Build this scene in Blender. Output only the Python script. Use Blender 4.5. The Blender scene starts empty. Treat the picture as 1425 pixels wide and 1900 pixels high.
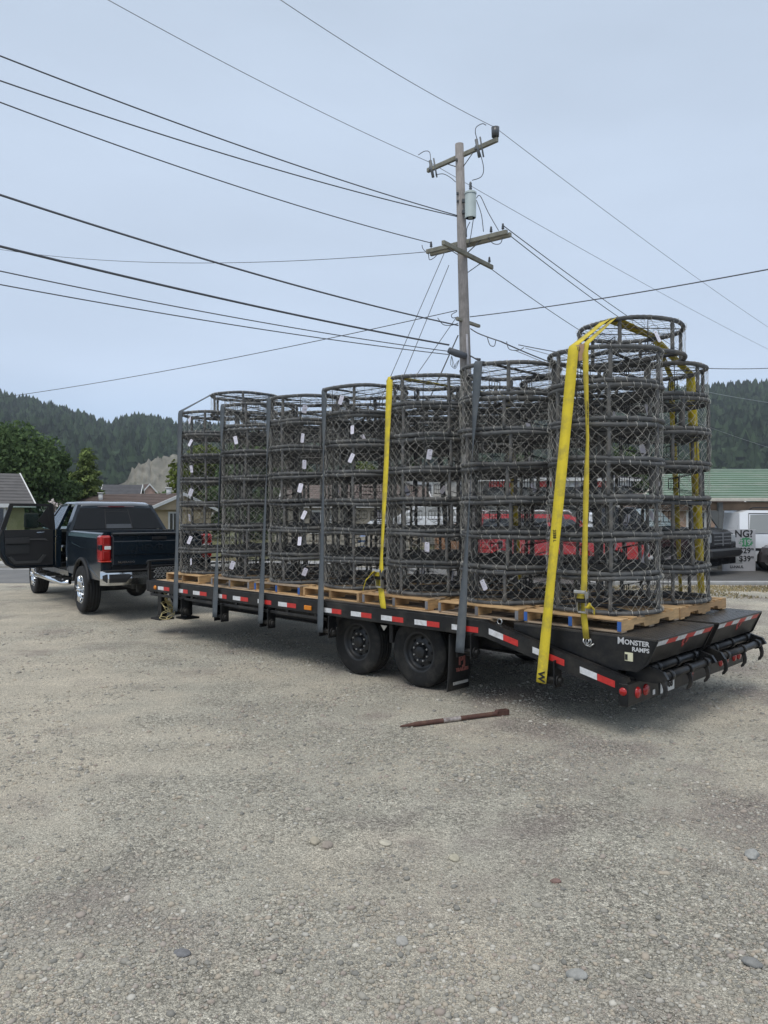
import bpy, bmesh, math, random
import numpy as np
from mathutils import Vector, Matrix, noise
R = math.radians
random.seed(11); rng = np.random.default_rng(5)
scene = bpy.context.scene
COL = scene.collection

# ------------------------------------------------------------------ camera
cam_d = bpy.data.cameras.new('camera'); cam = bpy.data.objects.new('camera', cam_d); COL.objects.link(cam)
cam.location = (0, 0, 1.955); cam.rotation_euler = (R(89.93), 0, 0)
cam_d.sensor_fit = 'VERTICAL'; cam_d.sensor_height = 24.0; cam_d.lens = 1433.5/1900*24.0
cam_d.clip_start = 0.05; cam_d.clip_end = 6000
scene.camera = cam
# ------------------------------------------------------------------ sky (overcast, pale blue)
SUN_EL, SUN_AZ = 62, 205
w = bpy.data.worlds.new('World'); scene.world = w; w.use_nodes = True
nt = w.node_tree; nt.nodes.clear()
def N(t, **k):
    n = nt.nodes.new(t)
    for a, b in k.items(): setattr(n, a, b)
    return n
sky = N('ShaderNodeTexSky', sky_type='NISHITA', sun_disc=False, sun_elevation=R(SUN_EL), sun_rotation=R(SUN_AZ), air_density=1.0, dust_density=3.0, ozone_density=1.0)
bg1 = N('ShaderNodeBackground'); bg1.inputs['Strength'].default_value = 0.09
nt.links.new(sky.outputs[0], bg1.inputs['Color'])
tc = N('ShaderNodeTexCoord'); sep = N('ShaderNodeSeparateXYZ'); nt.links.new(tc.outputs['Generated'], sep.inputs[0])
ramp = N('ShaderNodeValToRGB'); cr = ramp.color_ramp
cr.elements[0].position = 0.0; cr.elements[0].color = (.46, .59, .80, 1)
cr.elements[1].position = 1.0; cr.elements[1].color = (.76, .78, .81, 1)
for p, c in ((.10, (.46, .59, .78, 1)), (.17, (.535, .64, .80, 1)), (.34, (.53, .625, .765, 1)), (.55, (.475, .56, .68, 1))):
    e = cr.elements.new(p); e.color = c
nt.links.new(sep.outputs['Z'], ramp.inputs[0])
mp = N('ShaderNodeMapping'); mp.inputs['Scale'].default_value = (1.2, 1.2, 4.0); nt.links.new(tc.outputs['Generated'], mp.inputs[0])
nz = N('ShaderNodeTexNoise'); nz.inputs['Scale'].default_value = 1.6; nz.inputs['Detail'].default_value = 4; nt.links.new(mp.outputs[0], nz.inputs['Vector'])
mr = N('ShaderNodeMapRange'); mr.inputs['From Min'].default_value = .3; mr.inputs['From Max'].default_value = .7
mr.inputs['To Min'].default_value = .93; mr.inputs['To Max'].default_value = 1.07; nt.links.new(nz.outputs[0], mr.inputs[0])
mx = N('ShaderNodeVectorMath', operation='SCALE'); nt.links.new(ramp.outputs[0], mx.inputs[0]); nt.links.new(mr.outputs[0], mx.inputs['Scale'])
bg2 = N('ShaderNodeBackground'); bg2.inputs['Strength'].default_value = 1.06; nt.links.new(mx.outputs[0], bg2.inputs['Color'])
mixs = N('ShaderNodeMixShader'); mixs.inputs[0].default_value = 0.92
nt.links.new(bg1.outputs[0], mixs.inputs[1]); nt.links.new(bg2.outputs[0], mixs.inputs[2])
wo = N('ShaderNodeOutputWorld'); nt.links.new(mixs.outputs[0], wo.inputs[0])
# ------------------------------------------------------------------ sun behind the overcast
sd = bpy.data.lights.new('sun', 'SUN'); sd.energy = 1.5; sd.angle = R(28); sd.color = (1.0, .95, .88)
sun = bpy.data.objects.new('sun', sd); COL.objects.link(sun)
az = R(SUN_AZ)
to_sun = Vector((math.sin(az)*math.cos(R(SUN_EL)), math.cos(az)*math.cos(R(SUN_EL)), math.sin(R(SUN_EL))))
sun.rotation_euler = to_sun.to_track_quat('Z', 'Y').to_euler()
scene.view_settings.view_transform = 'Standard'; scene.view_settings.look = 'None'
scene.view_settings.exposure = 0.22; scene.view_settings.gamma = 1.0; scene.view_settings.use_curve_mapping = False
scene.render.engine = 'CYCLES'
scene.cycles.max_bounces = 6; scene.cycles.transparent_max_bounces = 12; scene.cycles.volume_bounces = 0

# ------------------------------------------------------------------ helpers
class MB:
    """collects faces and links them as ONE mesh object"""
    def __init__(s): s.v = []; s.f = []; s.m = []; s.s = []
    def face(s, idx, m=0, sm=False): s.f.append(tuple(idx)); s.m.append(m); s.s.append(sm)
    def add(s, pts): i = len(s.v); s.v.extend([tuple(p) for p in pts]); return i
    def quad(s, a, b, c, d, m=0):
        i = s.add((a, b, c, d)); s.face((i, i+1, i+2, i+3), m)
    def box(s, c, d, rot=None, bev=0.0, m=0):
        c = Vector(c); hx, hy, hz = d[0]/2, d[1]/2, d[2]/2
        M = rot or Matrix.Identity(3)
        if bev <= 0:
            i = s.add([c + M @ Vector((x*hx, y*hy, z*hz)) for x in (-1, 1) for y in (-1, 1) for z in (-1, 1)])
            for q in ((0, 1, 3, 2), (4, 6, 7, 5), (0, 4, 5, 1), (2, 3, 7, 6), (0, 2, 6, 4), (1, 5, 7, 3)): s.face([i+k for k in q], m)
            return s
        b = min(bev, hx*.49*2/2, hy*.98/2*1.0 if hy > 0 else bev, hz*.98/2 if hz > 0 else bev)
        ix = {}; base = len(s.v); k = 0
        for x in (-1, 1):
            for y in (-1, 1):
                for z in (-1, 1):
                    for a in range(3):
                        p = [x*(hx-b), y*(hy-b), z*(hz-b)]; p[a] = (x*hx, y*hy, z*hz)[a]
                        s.v.append(tuple(c + M @ Vector(p))); ix[(x, y, z, a)] = base+k; k += 1
        for a in range(3):
            o1, o2 = (a+1) % 3, (a+2) % 3
            for sg in (-1, 1):
                q = []
                for (p1, p2) in ((-1, -1), (1, -1), (1, 1), (-1, 1)):
                    t = [0, 0, 0]; t[a] = sg; t[o1] = p1; t[o2] = p2; q.append(ix[(t[0], t[1], t[2], a)])
                s.face(q if sg > 0 else q[::-1], m)
            for p1 in (-1, 1):
                for p2 in (-1, 1):
                    q = []
                    for (e, ax) in ((-1, o1), (1, o1), (1, o2), (-1, o2)):
                        t = [0, 0, 0]; t[a] = e; t[o1] = p1; t[o2] = p2; q.append(ix[(t[0], t[1], t[2], ax)])
                    s.face(q if p1*p2 > 0 else q[::-1], m)
        for x in (-1, 1):
            for y in (-1, 1):
                for z in (-1, 1):
                    q = [ix[(x, y, z, a)] for a in range(3)]
                    s.face(q if x*y*z > 0 else q[::-1], m)
        return s
    def cyl(s, p0, p1, r0, r1=None, n=12, cap=True, m=0, sm=True):
        p0, p1 = Vector(p0), Vector(p1); r1 = r0 if r1 is None else r1
        t = (p1-p0).normalized(); u = t.orthogonal().normalized(); v = t.cross(u)
        i = s.add([p0 + (u*math.cos(2*math.pi*k/n) + v*math.sin(2*math.pi*k/n))*r0 for k in range(n)])
        j = s.add([p1 + (u*math.cos(2*math.pi*k/n) + v*math.sin(2*math.pi*k/n))*r1 for k in range(n)])
        for k in range(n): s.face((i+k, i+(k+1) % n, j+(k+1) % n, j+k), m, sm)
        if cap:
            s.face([i+k for k in range(n)][::-1], m); s.face([j+k for k in range(n)], m)
        return s
    def tube(s, pts, r, n=6, closed=False, m=0, cap=True, sm=True):
        pts = [Vector(p) for p in pts]; L = len(pts); rr = r if hasattr(r, '__len__') else [r]*L
        rows = []; u = None
        for k in range(L):
            if closed: t = pts[(k+1) % L]-pts[k-1]
            else: t = pts[min(k+1, L-1)]-pts[max(k-1, 0)]
            if t.length < 1e-9: t = Vector((0, 0, 1))
            t.normalize()
            if u is None: u = t.orthogonal().normalized()
            else:
                u = u - t*u.dot(t); u = u.normalized() if u.length > 1e-6 else t.orthogonal().normalized()
            v = t.cross(u)
            rows.append(s.add([pts[k] + (u*math.cos(2*math.pi*q/n)+v*math.sin(2*math.pi*q/n))*rr[k] for q in range(n)]))
        for k in range(L if closed else L-1):
            a, b = rows[k], rows[(k+1) % L]
            for q in range(n): s.face((a+q, a+(q+1) % n, b+(q+1) % n, b+q), m, sm)
        if cap and not closed:
            s.face([rows[0]+q for q in range(n)][::-1], m); s.face([rows[-1]+q for q in range(n)], m)
        return s
    def prism(s, poly, f, t0, t1, m=0):
        """poly (a,b) points mapped by f(a,b,t) to 3D at t0 and t1"""
        n = len(poly); i = s.add([f(a, b, t0) for a, b in poly]); j = s.add([f(a, b, t1) for a, b in poly])
        s.face([i+k for k in range(n)][::-1], m); s.face([j+k for k in range(n)], m)
        for k in range(n): s.face((i+k, i+(k+1) % n, j+(k+1) % n, j+k), m)
        return s
    def lathe(s, prof, c, axis=(0, 1, 0), n=24, m=0, sm=True, closed=False):
        c = Vector(c); t = Vector(axis).normalized(); u = t.orthogonal().normalized(); v = t.cross(u); rows = []
        for (r, h) in prof: rows.append(s.add([c + t*h + (u*math.cos(2*math.pi*k/n)+v*math.sin(2*math.pi*k/n))*r for k in range(n)]))
        P = len(rows)
        for a in range(P if closed else P-1):
            x, y = rows[a], rows[(a+1) % P]
            for k in range(n): s.face((x+k, x+(k+1) % n, y+(k+1) % n, y+k), m, sm)
        return s
    def mesh(s, name, mats, fix=True):
        me = bpy.data.meshes.new(name); me.from_pydata(s.v, [], s.f)
        me.polygons.foreach_set('material_index', s.m); me.polygons.foreach_set('use_smooth', s.s)
        for x in (mats if isinstance(mats, (list, tuple)) else [mats]): me.materials.append(x)
        if fix and len(s.f) < 60000:
            bm = bmesh.new(); bm.from_mesh(me); bmesh.ops.recalc_face_normals(bm, faces=bm.faces); bm.to_mesh(me); bm.free()
        me.update(); return me
    def build(s, name, mats, parent=None, loc=(0, 0, 0), rot=(0, 0, 0), fix=True):
        return link(name, s.mesh(name, mats, fix), parent, loc, rot)
def link(name, me, parent=None, loc=(0, 0, 0), rot=(0, 0, 0)):
    o = bpy.data.objects.new(name, me); COL.objects.link(o)
    o.location = loc; o.rotation_euler = rot; o.parent = parent
    return o
def tag(o, label=None, cat=None, group=None, kind=None):
    if label: o['label'] = label
    if cat: o['category'] = cat
    if group: o['group'] = group
    if kind: o['kind'] = kind
    return o
def thing(name, label, cat, loc=(0, 0, 0), rz=0.0, group=None):
    o = link(name, None, None, loc, (0, 0, rz)); return tag(o, label, cat, group)
def np_mesh(name, verts, faces, mats, smooth=False):
    """fast mesh from numpy arrays; faces (F,k)"""
    me = bpy.data.meshes.new(name); F, k = faces.shape
    me.vertices.add(len(verts)); me.vertices.foreach_set('co', verts.astype(np.float32).ravel())
    me.loops.add(F*k); me.loops.foreach_set('vertex_index', faces.astype(np.int32).ravel())
    me.polygons.add(F); me.polygons.foreach_set('loop_start', np.arange(0, F*k, k, dtype=np.int32))
    me.polygons.foreach_set('use_smooth', np.full(F, smooth))
    for x in (mats if isinstance(mats, (list, tuple)) else [mats]): me.materials.append(x)
    me.update(calc_edges=True); me.validate(); return me
def ground_z(x, y):
    t = min(1, max(0, (y-11)/4.0)); return .12*t*t*(3-2*t)
def px_x(px, d): return (px-712.5)/1433.5*d
def px_z(py, d): return 1.955-(py-948.3)/1433.5*d
def P(px, py, d): return Vector((px_x(px, d), d, px_z(py, d)))

# ------------------------------------------------------------------ materials
MATS = {}
def mat(name, col, rough=.6, metal=0.0, var=.12, scale=8.0, bump=0.0, bscale=60.0, coat=0.0, spec=.5, island=0.0, emit=None, dirt=None, dscale=2.5, alpha=None, stretch=None):
    if name in MATS: return MATS[name]
    m = bpy.data.materials.new(name); m.use_nodes = True; t = m.node_tree; b = t.nodes['Principled BSDF']
    L = t.links.new; new = t.nodes.new
    b.inputs['Roughness'].default_value = rough; b.inputs['Metallic'].default_value = metal
    b.inputs['Specular IOR Level'].default_value = spec
    b.inputs['Coat Weight'].default_value = coat; b.inputs['Coat Roughness'].default_value = .06
    co = new('ShaderNodeTexCoord'); src = co.outputs['Object']
    if stretch:
        mp_ = new('ShaderNodeMapping'); mp_.inputs['Scale'].default_value = stretch; L(src, mp_.inputs[0]); src = mp_.outputs[0]
    n = new('ShaderNodeTexNoise'); n.inputs['Scale'].default_value = scale; n.inputs['Detail'].default_value = 5; L(src, n.inputs['Vector'])
    r = new('ShaderNodeMapRange'); r.inputs['From Min'].default_value = .3; r.inputs['From Max'].default_value = .7
    r.inputs['To Min'].default_value = 1-var; r.inputs['To Max'].default_value = 1+var; L(n.outputs[0], r.inputs[0])
    val = r.outputs[0]
    if island:
        g = new('ShaderNodeNewGeometry'); r2 = new('ShaderNodeMapRange'); r2.inputs['To Min'].default_value = 1-island; r2.inputs['To Max'].default_value = 1+island
        L(g.outputs['Random Per Island'], r2.inputs[0]); mu = new('ShaderNodeMath'); mu.operation = 'MULTIPLY'; L(val, mu.inputs[0]); L(r2.outputs[0], mu.inputs[1]); val = mu.outputs[0]
    sc = new('ShaderNodeVectorMath'); sc.operation = 'SCALE'; sc.inputs[0].default_value = col[:3]; L(val, sc.inputs['Scale'])
    outc = sc.outputs[0]
    if dirt:
        n3 = new('ShaderNodeTexNoise'); n3.inputs['Scale'].default_value = dscale; n3.inputs['Detail'].default_value = 6; n3.inputs['Roughness'].default_value = .65; L(co.outputs['Object'], n3.inputs['Vector'])
        r3 = new('ShaderNodeMapRange'); r3.inputs['From Min'].default_value = .48; r3.inputs['From Max'].default_value = .75; L(n3.outputs[0], r3.inputs[0])
        mxc = new('ShaderNodeMixRGB'); mxc.inputs[2].default_value = (*dirt[:3], 1); L(r3.outputs[0], mxc.inputs[0]); L(outc, mxc.inputs[1]); outc = mxc.outputs[0]
    L(outc, b.inputs['Base Color'])
    rr = new('ShaderNodeMapRange'); rr.inputs['To Min'].default_value = max(.02, rough-.1); rr.inputs['To Max'].default_value = min(1, rough+.1); L(n.outputs[0], rr.inputs[0]); L(rr.outputs[0], b.inputs['Roughness'])
    if bump:
        n2 = new('ShaderNodeTexNoise'); n2.inputs['Scale'].default_value = bscale; n2.inputs['Detail'].default_value = 4; L(src, n2.inputs['Vector'])
        bp = new('ShaderNodeBump'); bp.inputs['Strength'].default_value = bump; bp.inputs['Distance'].default_value = .01; L(n2.outputs[0], bp.inputs['Height']); L(bp.outputs[0], b.inputs['Normal'])
    if emit: b.inputs['Emission Color'].default_value = (*emit, 1); b.inputs['Emission Strength'].default_value = 1
    MATS[name] = m; return m
def glass_mat(name, tint, fac=.75, rough=.03):
    if name in MATS: return MATS[name]
    m = bpy.data.materials.new(name); m.use_nodes = True; t = m.node_tree; t.nodes.clear(); L = t.links.new
    tr = t.nodes.new('ShaderNodeBsdfTransparent'); tr.inputs[0].default_value = (*tint, 1)
    gl = t.nodes.new('ShaderNodeBsdfGlossy'); gl.inputs['Roughness'].default_value = rough; gl.inputs[0].default_value = (.9, .95, 1, 1)
    fr = t.nodes.new('ShaderNodeFresnel'); fr.inputs[0].default_value = 1.5
    mx_ = t.nodes.new('ShaderNodeMixShader'); L(fr.outputs[0], mx_.inputs[0]); L(tr.outputs[0], mx_.inputs[1]); L(gl.outputs[0], mx_.inputs[2])
    o = t.nodes.new('ShaderNodeOutputMaterial'); L(mx_.outputs[0], o.inputs[0]); MATS[name] = m; return m
def leaf_mat(name, col, var=.45, trans=.25, hue=(1.0, 1.0, .6), ns=.9):
    if name in MATS: return MATS[name]
    m = bpy.data.materials.new(name); m.use_nodes = True; t = m.node_tree; t.nodes.clear(); L = t.links.new; new = t.nodes.new
    g = new('ShaderNodeNewGeometry'); rp = new('ShaderNodeValToRGB'); e = rp.color_ramp.elements
    e[0].color = (col[0]*(1-var), col[1]*(1-var), col[2]*(1-var), 1); e[1].color = (col[0]*(1+var)*hue[0]*1.15, col[1]*(1+var)*hue[1], col[2]*(1+var)*hue[2], 1)
    L(g.outputs['Random Per Island'], rp.inputs[0])
    co = new('ShaderNodeTexCoord'); n = new('ShaderNodeTexNoise'); n.inputs['Scale'].default_value = ns; L(co.outputs['Object'], n.inputs['Vector'])
    r = new('ShaderNodeMapRange'); r.inputs['From Min'].default_value = .3; r.inputs['From Max'].default_value = .7; r.inputs['To Min'].default_value = .7; r.inputs['To Max'].default_value = 1.3; L(n.outputs[0], r.inputs[0])
    sc = new('ShaderNodeVectorMath'); sc.operation = 'SCALE'; L(rp.outputs[0], sc.inputs[0]); L(r.outputs[0], sc.inputs['Scale'])
    d = new('ShaderNodeBsdfDiffuse'); tl = new('ShaderNodeBsdfTranslucent'); L(sc.outputs[0], d.inputs[0]); L(sc.outputs[0], tl.inputs[0])
    mx_ = new('ShaderNodeMixShader'); mx_.inputs[0].default_value = trans; L(d.outputs[0], mx_.inputs[1]); L(tl.outputs[0], mx_.inputs[2])
    o = new('ShaderNodeOutputMaterial'); L(mx_.outputs[0], o.inputs[0]); MATS[name] = m; return m
def wrap_mat(name, col, wscale=55.0):
    """rubber strip wound round a steel rod: fine bands of relief and grime"""
    m = mat(name, col, .78, 0, .30, 14, .5, 90, dirt=(.17, .155, .13), dscale=4)
    return m
M_rub = wrap_mat('wrapped_rubber', (.088, .091, .092))
M_rub2 = mat('wrapped_rubber_dark', (.035, .038, .04), .8, 0, .25, 12, .4, 80)
M_wire = mat('stainless_wire', (.60, .585, .53), .5, .2, .35, 9)
M_wire_d = mat('dull_wire', (.075, .074, .07), .6, .4, .25, 20)
M_rod = mat('dark_rod', (.03, .03, .032), .55, .3, .2, 20)
M_tag = mat('tag_plastic', (.72, .70, .78), .5, 0, .04, 10)
M_blk = mat('black_steel', (.0075, .008, .009), .42, .0, .3, 6, .12, 40, spec=.4, dirt=(.036, .033, .028), dscale=5)
M_blk2 = mat('black_steel_dusty', (.015, .015, .015), .6, 0, .35, 5, .15, 40, spec=.4, dirt=(.06, .055, .046), dscale=5)
M_plate = mat('ramp_plate', (.050, .047, .044), .30, .3, .3, 4, .5, 70, dirt=(.075, .066, .056), dscale=2)
M_tyre = mat('tyre_rubber', (.015, .015, .015), .82, 0, .25, 6, .15, 50, spec=.3, dirt=(.048, .045, .039), dscale=7)
M_rimb = mat('black_rim', (.018, .019, .02), .45, .1, .2, 8)
M_chrome = mat('chrome', (.78, .80, .82), .10, 1, .04, 4)
M_lug = mat('lug_steel', (.45, .45, .45), .35, .8, .1, 4)
M_red = mat('red_reflector', (.52, .030, .025), .38, 0, .15, 25, .05, 90)
M_white = mat('white_reflector', (.66, .67, .68), .42, 0, .10, 25, .05, 90, dirt=(.4, .39, .36), dscale=12)
M_amber = mat('amber_lens', (.62, .20, .01), .25, 0, .1, 10)
M_redl = mat('red_lens', (.40, .010, .009), .2, 0, .1, 10, coat=.5)
M_grey = mat('grey_webbing', (.078, .092, .104), .78, 0, .12, 9, .25, 220, dirt=(.135, .14, .138), dscale=3, stretch=(1, 1, 1))
M_yel = mat('yellow_webbing', (.66, .52, .028), .72, 0, .10, 6, .25, 220, dirt=(.34, .27, .06), dscale=7)
M_yel2 = mat('yellow_webbing_worn', (.55, .43, .035), .75, 0, .14, 6, .25, 220, dirt=(.25, .20, .05), dscale=5)
M_ink = mat('black_ink', (.012, .012, .012), .6)
M_zinc = mat('zinc_buckle', (.5, .5, .48), .3, .9, .15, 12)
M_wood = [mat('pallet_wood_'+k, c, .75, 0, .22, 5, .25, 30, dirt=d, dscale=3, stretch=(1.2, 9, 9)) for k, c, d in (
    ('pale', (.56, .37, .185), (.40, .25, .12)), ('tan', (.47, .30, .145), (.30, .2, .11)), ('grey', (.35, .27, .19), (.22, .17, .12)))]
M_str = [mat('stringer_wood_'+k, c, .78, 0, .2, 6, .25, 30, dirt=d, dscale=4, stretch=(9, 1.2, 9)) for k, c, d in (
    ('pale', (.55, .36, .175), (.38, .24, .12)), ('tan', (.45, .28, .135), (.3, .19, .1)))]
M_deckl = mat('deck_board_light', (.50, .37, .24), .75, 0, .2, 6, .2, 30, stretch=(1, 9, 9))
M_deckd = mat('deck_board_dark', (.10, .085, .075), .8, 0, .3, 6, .3, 30, dirt=(.17, .145, .12), stretch=(1, 9, 9))
M_blue = mat('blue_paint', (.03, .11, .36), .6)
M_greyp = mat('grey_paint', (.19, .19, .20), .7)
M_gold = mat('gold_chain', (.58, .50, .26), .35, .7, .2, 20)
M_lett = mat('silver_lettering', (.62, .63, .64), .4, .2, .05, 10)

def text_obj(s, size, name, material, parent, origin, xdir, ydir, align='CENTER', extrude=.002, bold=0.0, sx=1.0):
    c = bpy.data.curves.new('lettering_curve', 'FONT'); c.body = s; c.size = size; c.align_x = align; c.align_y = 'CENTER'; c.extrude = extrude; c.offset = bold; c.resolution_u = 3
    o = bpy.data.objects.new('lettering_tmp', c); COL.objects.link(o)
    dg = bpy.context.evaluated_depsgraph_get(); me = bpy.data.meshes.new_from_object(o.evaluated_get(dg))
    bpy.data.objects.remove(o); bpy.data.curves.remove(c)
    X = Vector(xdir).normalized(); Y = Vector(ydir).normalized(); Z = X.cross(Y)
    Mx = Matrix(((X.x*sx, Y.x, Z.x, origin[0]), (X.y*sx, Y.y, Z.y, origin[1]), (X.z*sx, Y.z, Z.z, origin[2]), (0, 0, 0, 1)))
    me.transform(Mx); me.materials.clear(); me.materials.append(material); me.name = name
    return link(name, me, parent)

# ================================================================== THE SETTING
def gravel_material():
    m = bpy.data.materials.new('gravel_ground'); m.use_nodes = True; t = m.node_tree; b = t.nodes['Principled BSDF']; L = t.links.new; new = t.nodes.new
    co = new('ShaderNodeTexCoord'); src = co.outputs['Object']
    def nzz(s, d=6, r=.6, off=0):
        mp_ = new('ShaderNodeMapping'); mp_.inputs['Location'].default_value = (off, off*1.7, 0); L(src, mp_.inputs[0])
        n = new('ShaderNodeTexNoise'); n.inputs['Scale'].default_value = s; n.inputs['Detail'].default_value = d; n.inputs['Roughness'].default_value = r; L(mp_.outputs[0], n.inputs['Vector']); return n.outputs[0]
    def mrange(x, a, c, lo=0, hi=1):
        r = new('ShaderNodeMapRange'); r.inputs['From Min'].default_value = a; r.inputs['From Max'].default_value = c; r.inputs['To Min'].default_value = lo; r.inputs['To Max'].default_value = hi; L(x, r.inputs[0]); return r.outputs[0]
    def mix(f, a, c, bt='MIX'):
        n = new('ShaderNodeMixRGB'); n.blend_type = bt
        for k, v in ((0, f), (1, a), (2, c)):
            if isinstance(v, (tuple, float, int)): n.inputs[k].default_value = v if not isinstance(v, tuple) else (*v, 1)
            else: L(v, n.inputs[k])
        return n.outputs[0]
    def math_(op, a, c):
        n = new('ShaderNodeMath'); n.operation = op
        for k, v in ((0, a), (1, c)):
            if isinstance(v, (float, int)): n.inputs[k].default_value = v
            else: L(v, n.inputs[k])
        return n.outputs[0]
    def vor(s, feat='F1'):
        n = new('ShaderNodeTexVoronoi'); n.inputs['Scale'].default_value = s; n.feature = feat
        n2 = new('ShaderNodeVectorMath'); n2.operation = 'ADD'; L(src, n2.inputs[0])
        d_ = new('ShaderNodeTexNoise'); d_.inputs['Scale'].default_value = s*.7; L(src, d_.inputs['Vector'])
        s_ = new('ShaderNodeVectorMath'); s_.operation = 'SCALE'; s_.inputs['Scale'].default_value = .35/s; L(d_.outputs['Color'], s_.inputs[0]); L(s_.outputs[0], n2.inputs[1])
        L(n2.outputs[0], n.inputs['Vector']); return n
    sx_ = new('ShaderNodeSeparateXYZ'); L(src, sx_.inputs[0])
    bias = mrange(sx_.outputs['X'], -.5, -4.5, 0, .10)                # the left of the lot is worn down to tan fines
    patch = mrange(math_('ADD', nzz(.42, 7, .62), bias), .475, .62)
    grey = mix(mrange(nzz(1.6, 5, .6, 3), .35, .65), (.462, .438, .366), (.372, .352, .295))
    tan = mix(mrange(nzz(2.2, 5, .6, 7), .35, .65), (.535, .485, .390), (.460, .422, .345))
    base = mix(patch, grey, tan)
    bias2 = mrange(sx_.outputs['X'], -.6, 1.2, 0, .09)                # more brownish fines towards the right
    base = mix(math_('MULTIPLY', mrange(math_('ADD', nzz(.8, 6, .62, 13), bias2), .55, .70), .75), base, (.265, .228, .205))
    mpt = new('ShaderNodeMapping'); mpt.inputs['Rotation'].default_value = (0, 0, R(38)); mpt.inputs['Scale'].default_value = (.22, 1.9, 1); L(src, mpt.inputs[0])
    nt_ = new('ShaderNodeTexNoise'); nt_.inputs['Scale'].default_value = 1.5; nt_.inputs['Detail'].default_value = 5; L(mpt.outputs[0], nt_.inputs['Vector'])
    base = mix(1.0, base, mrange(nt_.outputs[0], .35, .65, .94, 1.06), 'MULTIPLY')   # faint drag marks of wheels
    v1, v2, v3 = vor(46), vor(105), vor(260)
    stony = math_('MULTIPLY', mrange(nzz(1.1, 6, .65, 21), .36, .60), mrange(patch, 0, 1, 1, .35))          # where loose stones lie thick
    def stones(v, lo, hi):
        hs = new('ShaderNodeSeparateColor'); L(v.outputs['Color'], hs.inputs[0])
        return mrange(hs.outputs[0], 0, 1, lo, hi)
    f1 = stones(v1, .62, 1.40); f2 = stones(v2, .50, 1.50); f3 = stones(v3, .55, 1.45)
    a1 = mix(math_('MULTIPLY', stony, .85), (1., 1., 1.), f1); a2 = mix(math_('ADD', math_('MULTIPLY', stony, .5), .4), (1., 1., 1.), f2)
    c = mix(1.0, base, a1, 'MULTIPLY'); c = mix(1.0, c, a2, 'MULTIPLY'); c = mix(1.0, c, f3, 'MULTIPLY')
    gap = mrange(v2.outputs['Distance'], .35, .75, 1.0, .72); c = mix(math_('MULTIPLY', stony, .8), c, mix(1.0, c, gap, 'MULTIPLY'))  # shade in the hollows between stones, painted into the colour
    # beyond the lot the same sheet is rough grass
    sp = new('ShaderNodeSeparateXYZ'); L(src, sp.inputs[0])
    c = mix(mrange(sp.outputs['Y'], 26, 29), c, mix(mrange(nzz(.8, 5, .6, 2), .3, .7), (.10, .115, .05), (.16, .15, .075)))
    L(c, b.inputs['Base Color']); b.inputs['Roughness'].default_value = .92; b.inputs['Specular IOR Level'].default_value = .25
    h = math_('ADD', math_('MULTIPLY', mrange(v1.outputs['Distance'], 0, .7, 1, 0), math_('MULTIPLY', stony, .55)), math_('MULTIPLY', mrange(v2.outputs['Distance'], 0, .7, 1, 0), .30))
    h = math_('ADD', h, math_('MULTIPLY', nzz(30, 8, .7), .9))
    bp = new('ShaderNodeBump'); bp.inputs['Strength'].default_value = .95; bp.inputs['Distance'].default_value = .022; L(h, bp.inputs['Height']); L(bp.outputs[0], b.inputs['Normal'])
    return m
M_grav = gravel_material()
def lot_z(x, y):
    z = ground_z(x, y)
    if 0 < y < 18: z += (.012*noise.noise((x*.7, y*.7, 0)) + .007*noise.noise((x*2.3, y*2.3, 5)))*min(1, y, (18-y)/2)
    return z
xs = [-1550, -900, -300, -120, -60, -35, -22] + list(np.arange(-14, 14.01, .22)) + [22, 35, 60, 120, 300, 900, 1550]
ys = [-60, -15, -4] + list(np.arange(0, 19.01, .16)) + [20, 24, 30, 45, 80, 160, 400, 1000, 1240]
gb = MB(); gb.add([(x, y, lot_z(x, y)) for y in ys for x in xs]); nx = len(xs)
for j in range(len(ys)-1):
    for i in range(nx-1): gb.face((j*nx+i, j*nx+i+1, (j+1)*nx+i+1, (j+1)*nx+i), 0, True)
tag(gb.build('ground', M_grav, fix=False), kind='structure')

# loose gravel: real little stones, thick near the camera and thinning with distance
M_stone = bpy.data.materials.new('loose_stone'); M_stone.use_nodes = True
_t = M_stone.node_tree; _b = _t.nodes['Principled BSDF']; _g = _t.nodes.new('ShaderNodeNewGeometry'); _r = _t.nodes.new('ShaderNodeValToRGB')
_e = _r.color_ramp.elements; _e[0].color = (.20, .195, .175, 1); _e[1].color = (.56, .53, .46, 1)
for p_, c_ in ((.25, (.30, .285, .245, 1)), (.5, (.37, .35, .295, 1)), (.68, (.42, .365, .285, 1)), (.80, (.33, .28, .24, 1)), (.93, (.43, .415, .365, 1))):
    _q = _e.new(p_); _q.color = c_
_t.links.new(_g.outputs['Random Per Island'], _r.inputs[0]); _t.links.new(_r.outputs[0], _b.inputs['Base Color']); _b.inputs['Roughness'].default_value = .85
def ico():
    f = (1+5**.5)/2
    v = np.array([(-1, f, 0), (1, f, 0), (-1, -f, 0), (1, -f, 0), (0, -1, f), (0, 1, f), (0, -1, -f), (0, 1, -f), (f, 0, -1), (f, 0, 1), (-f, 0, -1), (-f, 0, 1)], float)
    v /= np.linalg.norm(v[0])
    fc = np.array([(0, 11, 5), (0, 5, 1), (0, 1, 7), (0, 7, 10), (0, 10, 11), (1, 5, 9), (5, 11, 4), (11, 10, 2), (10, 7, 6), (7, 1, 8), (3, 9, 4), (3, 4, 2), (3, 2, 6), (3, 6, 8), (3, 8, 9), (4, 9, 5), (2, 4, 11), (6, 2, 10), (8, 6, 7), (9, 8, 1)])
    return v, fc
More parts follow.
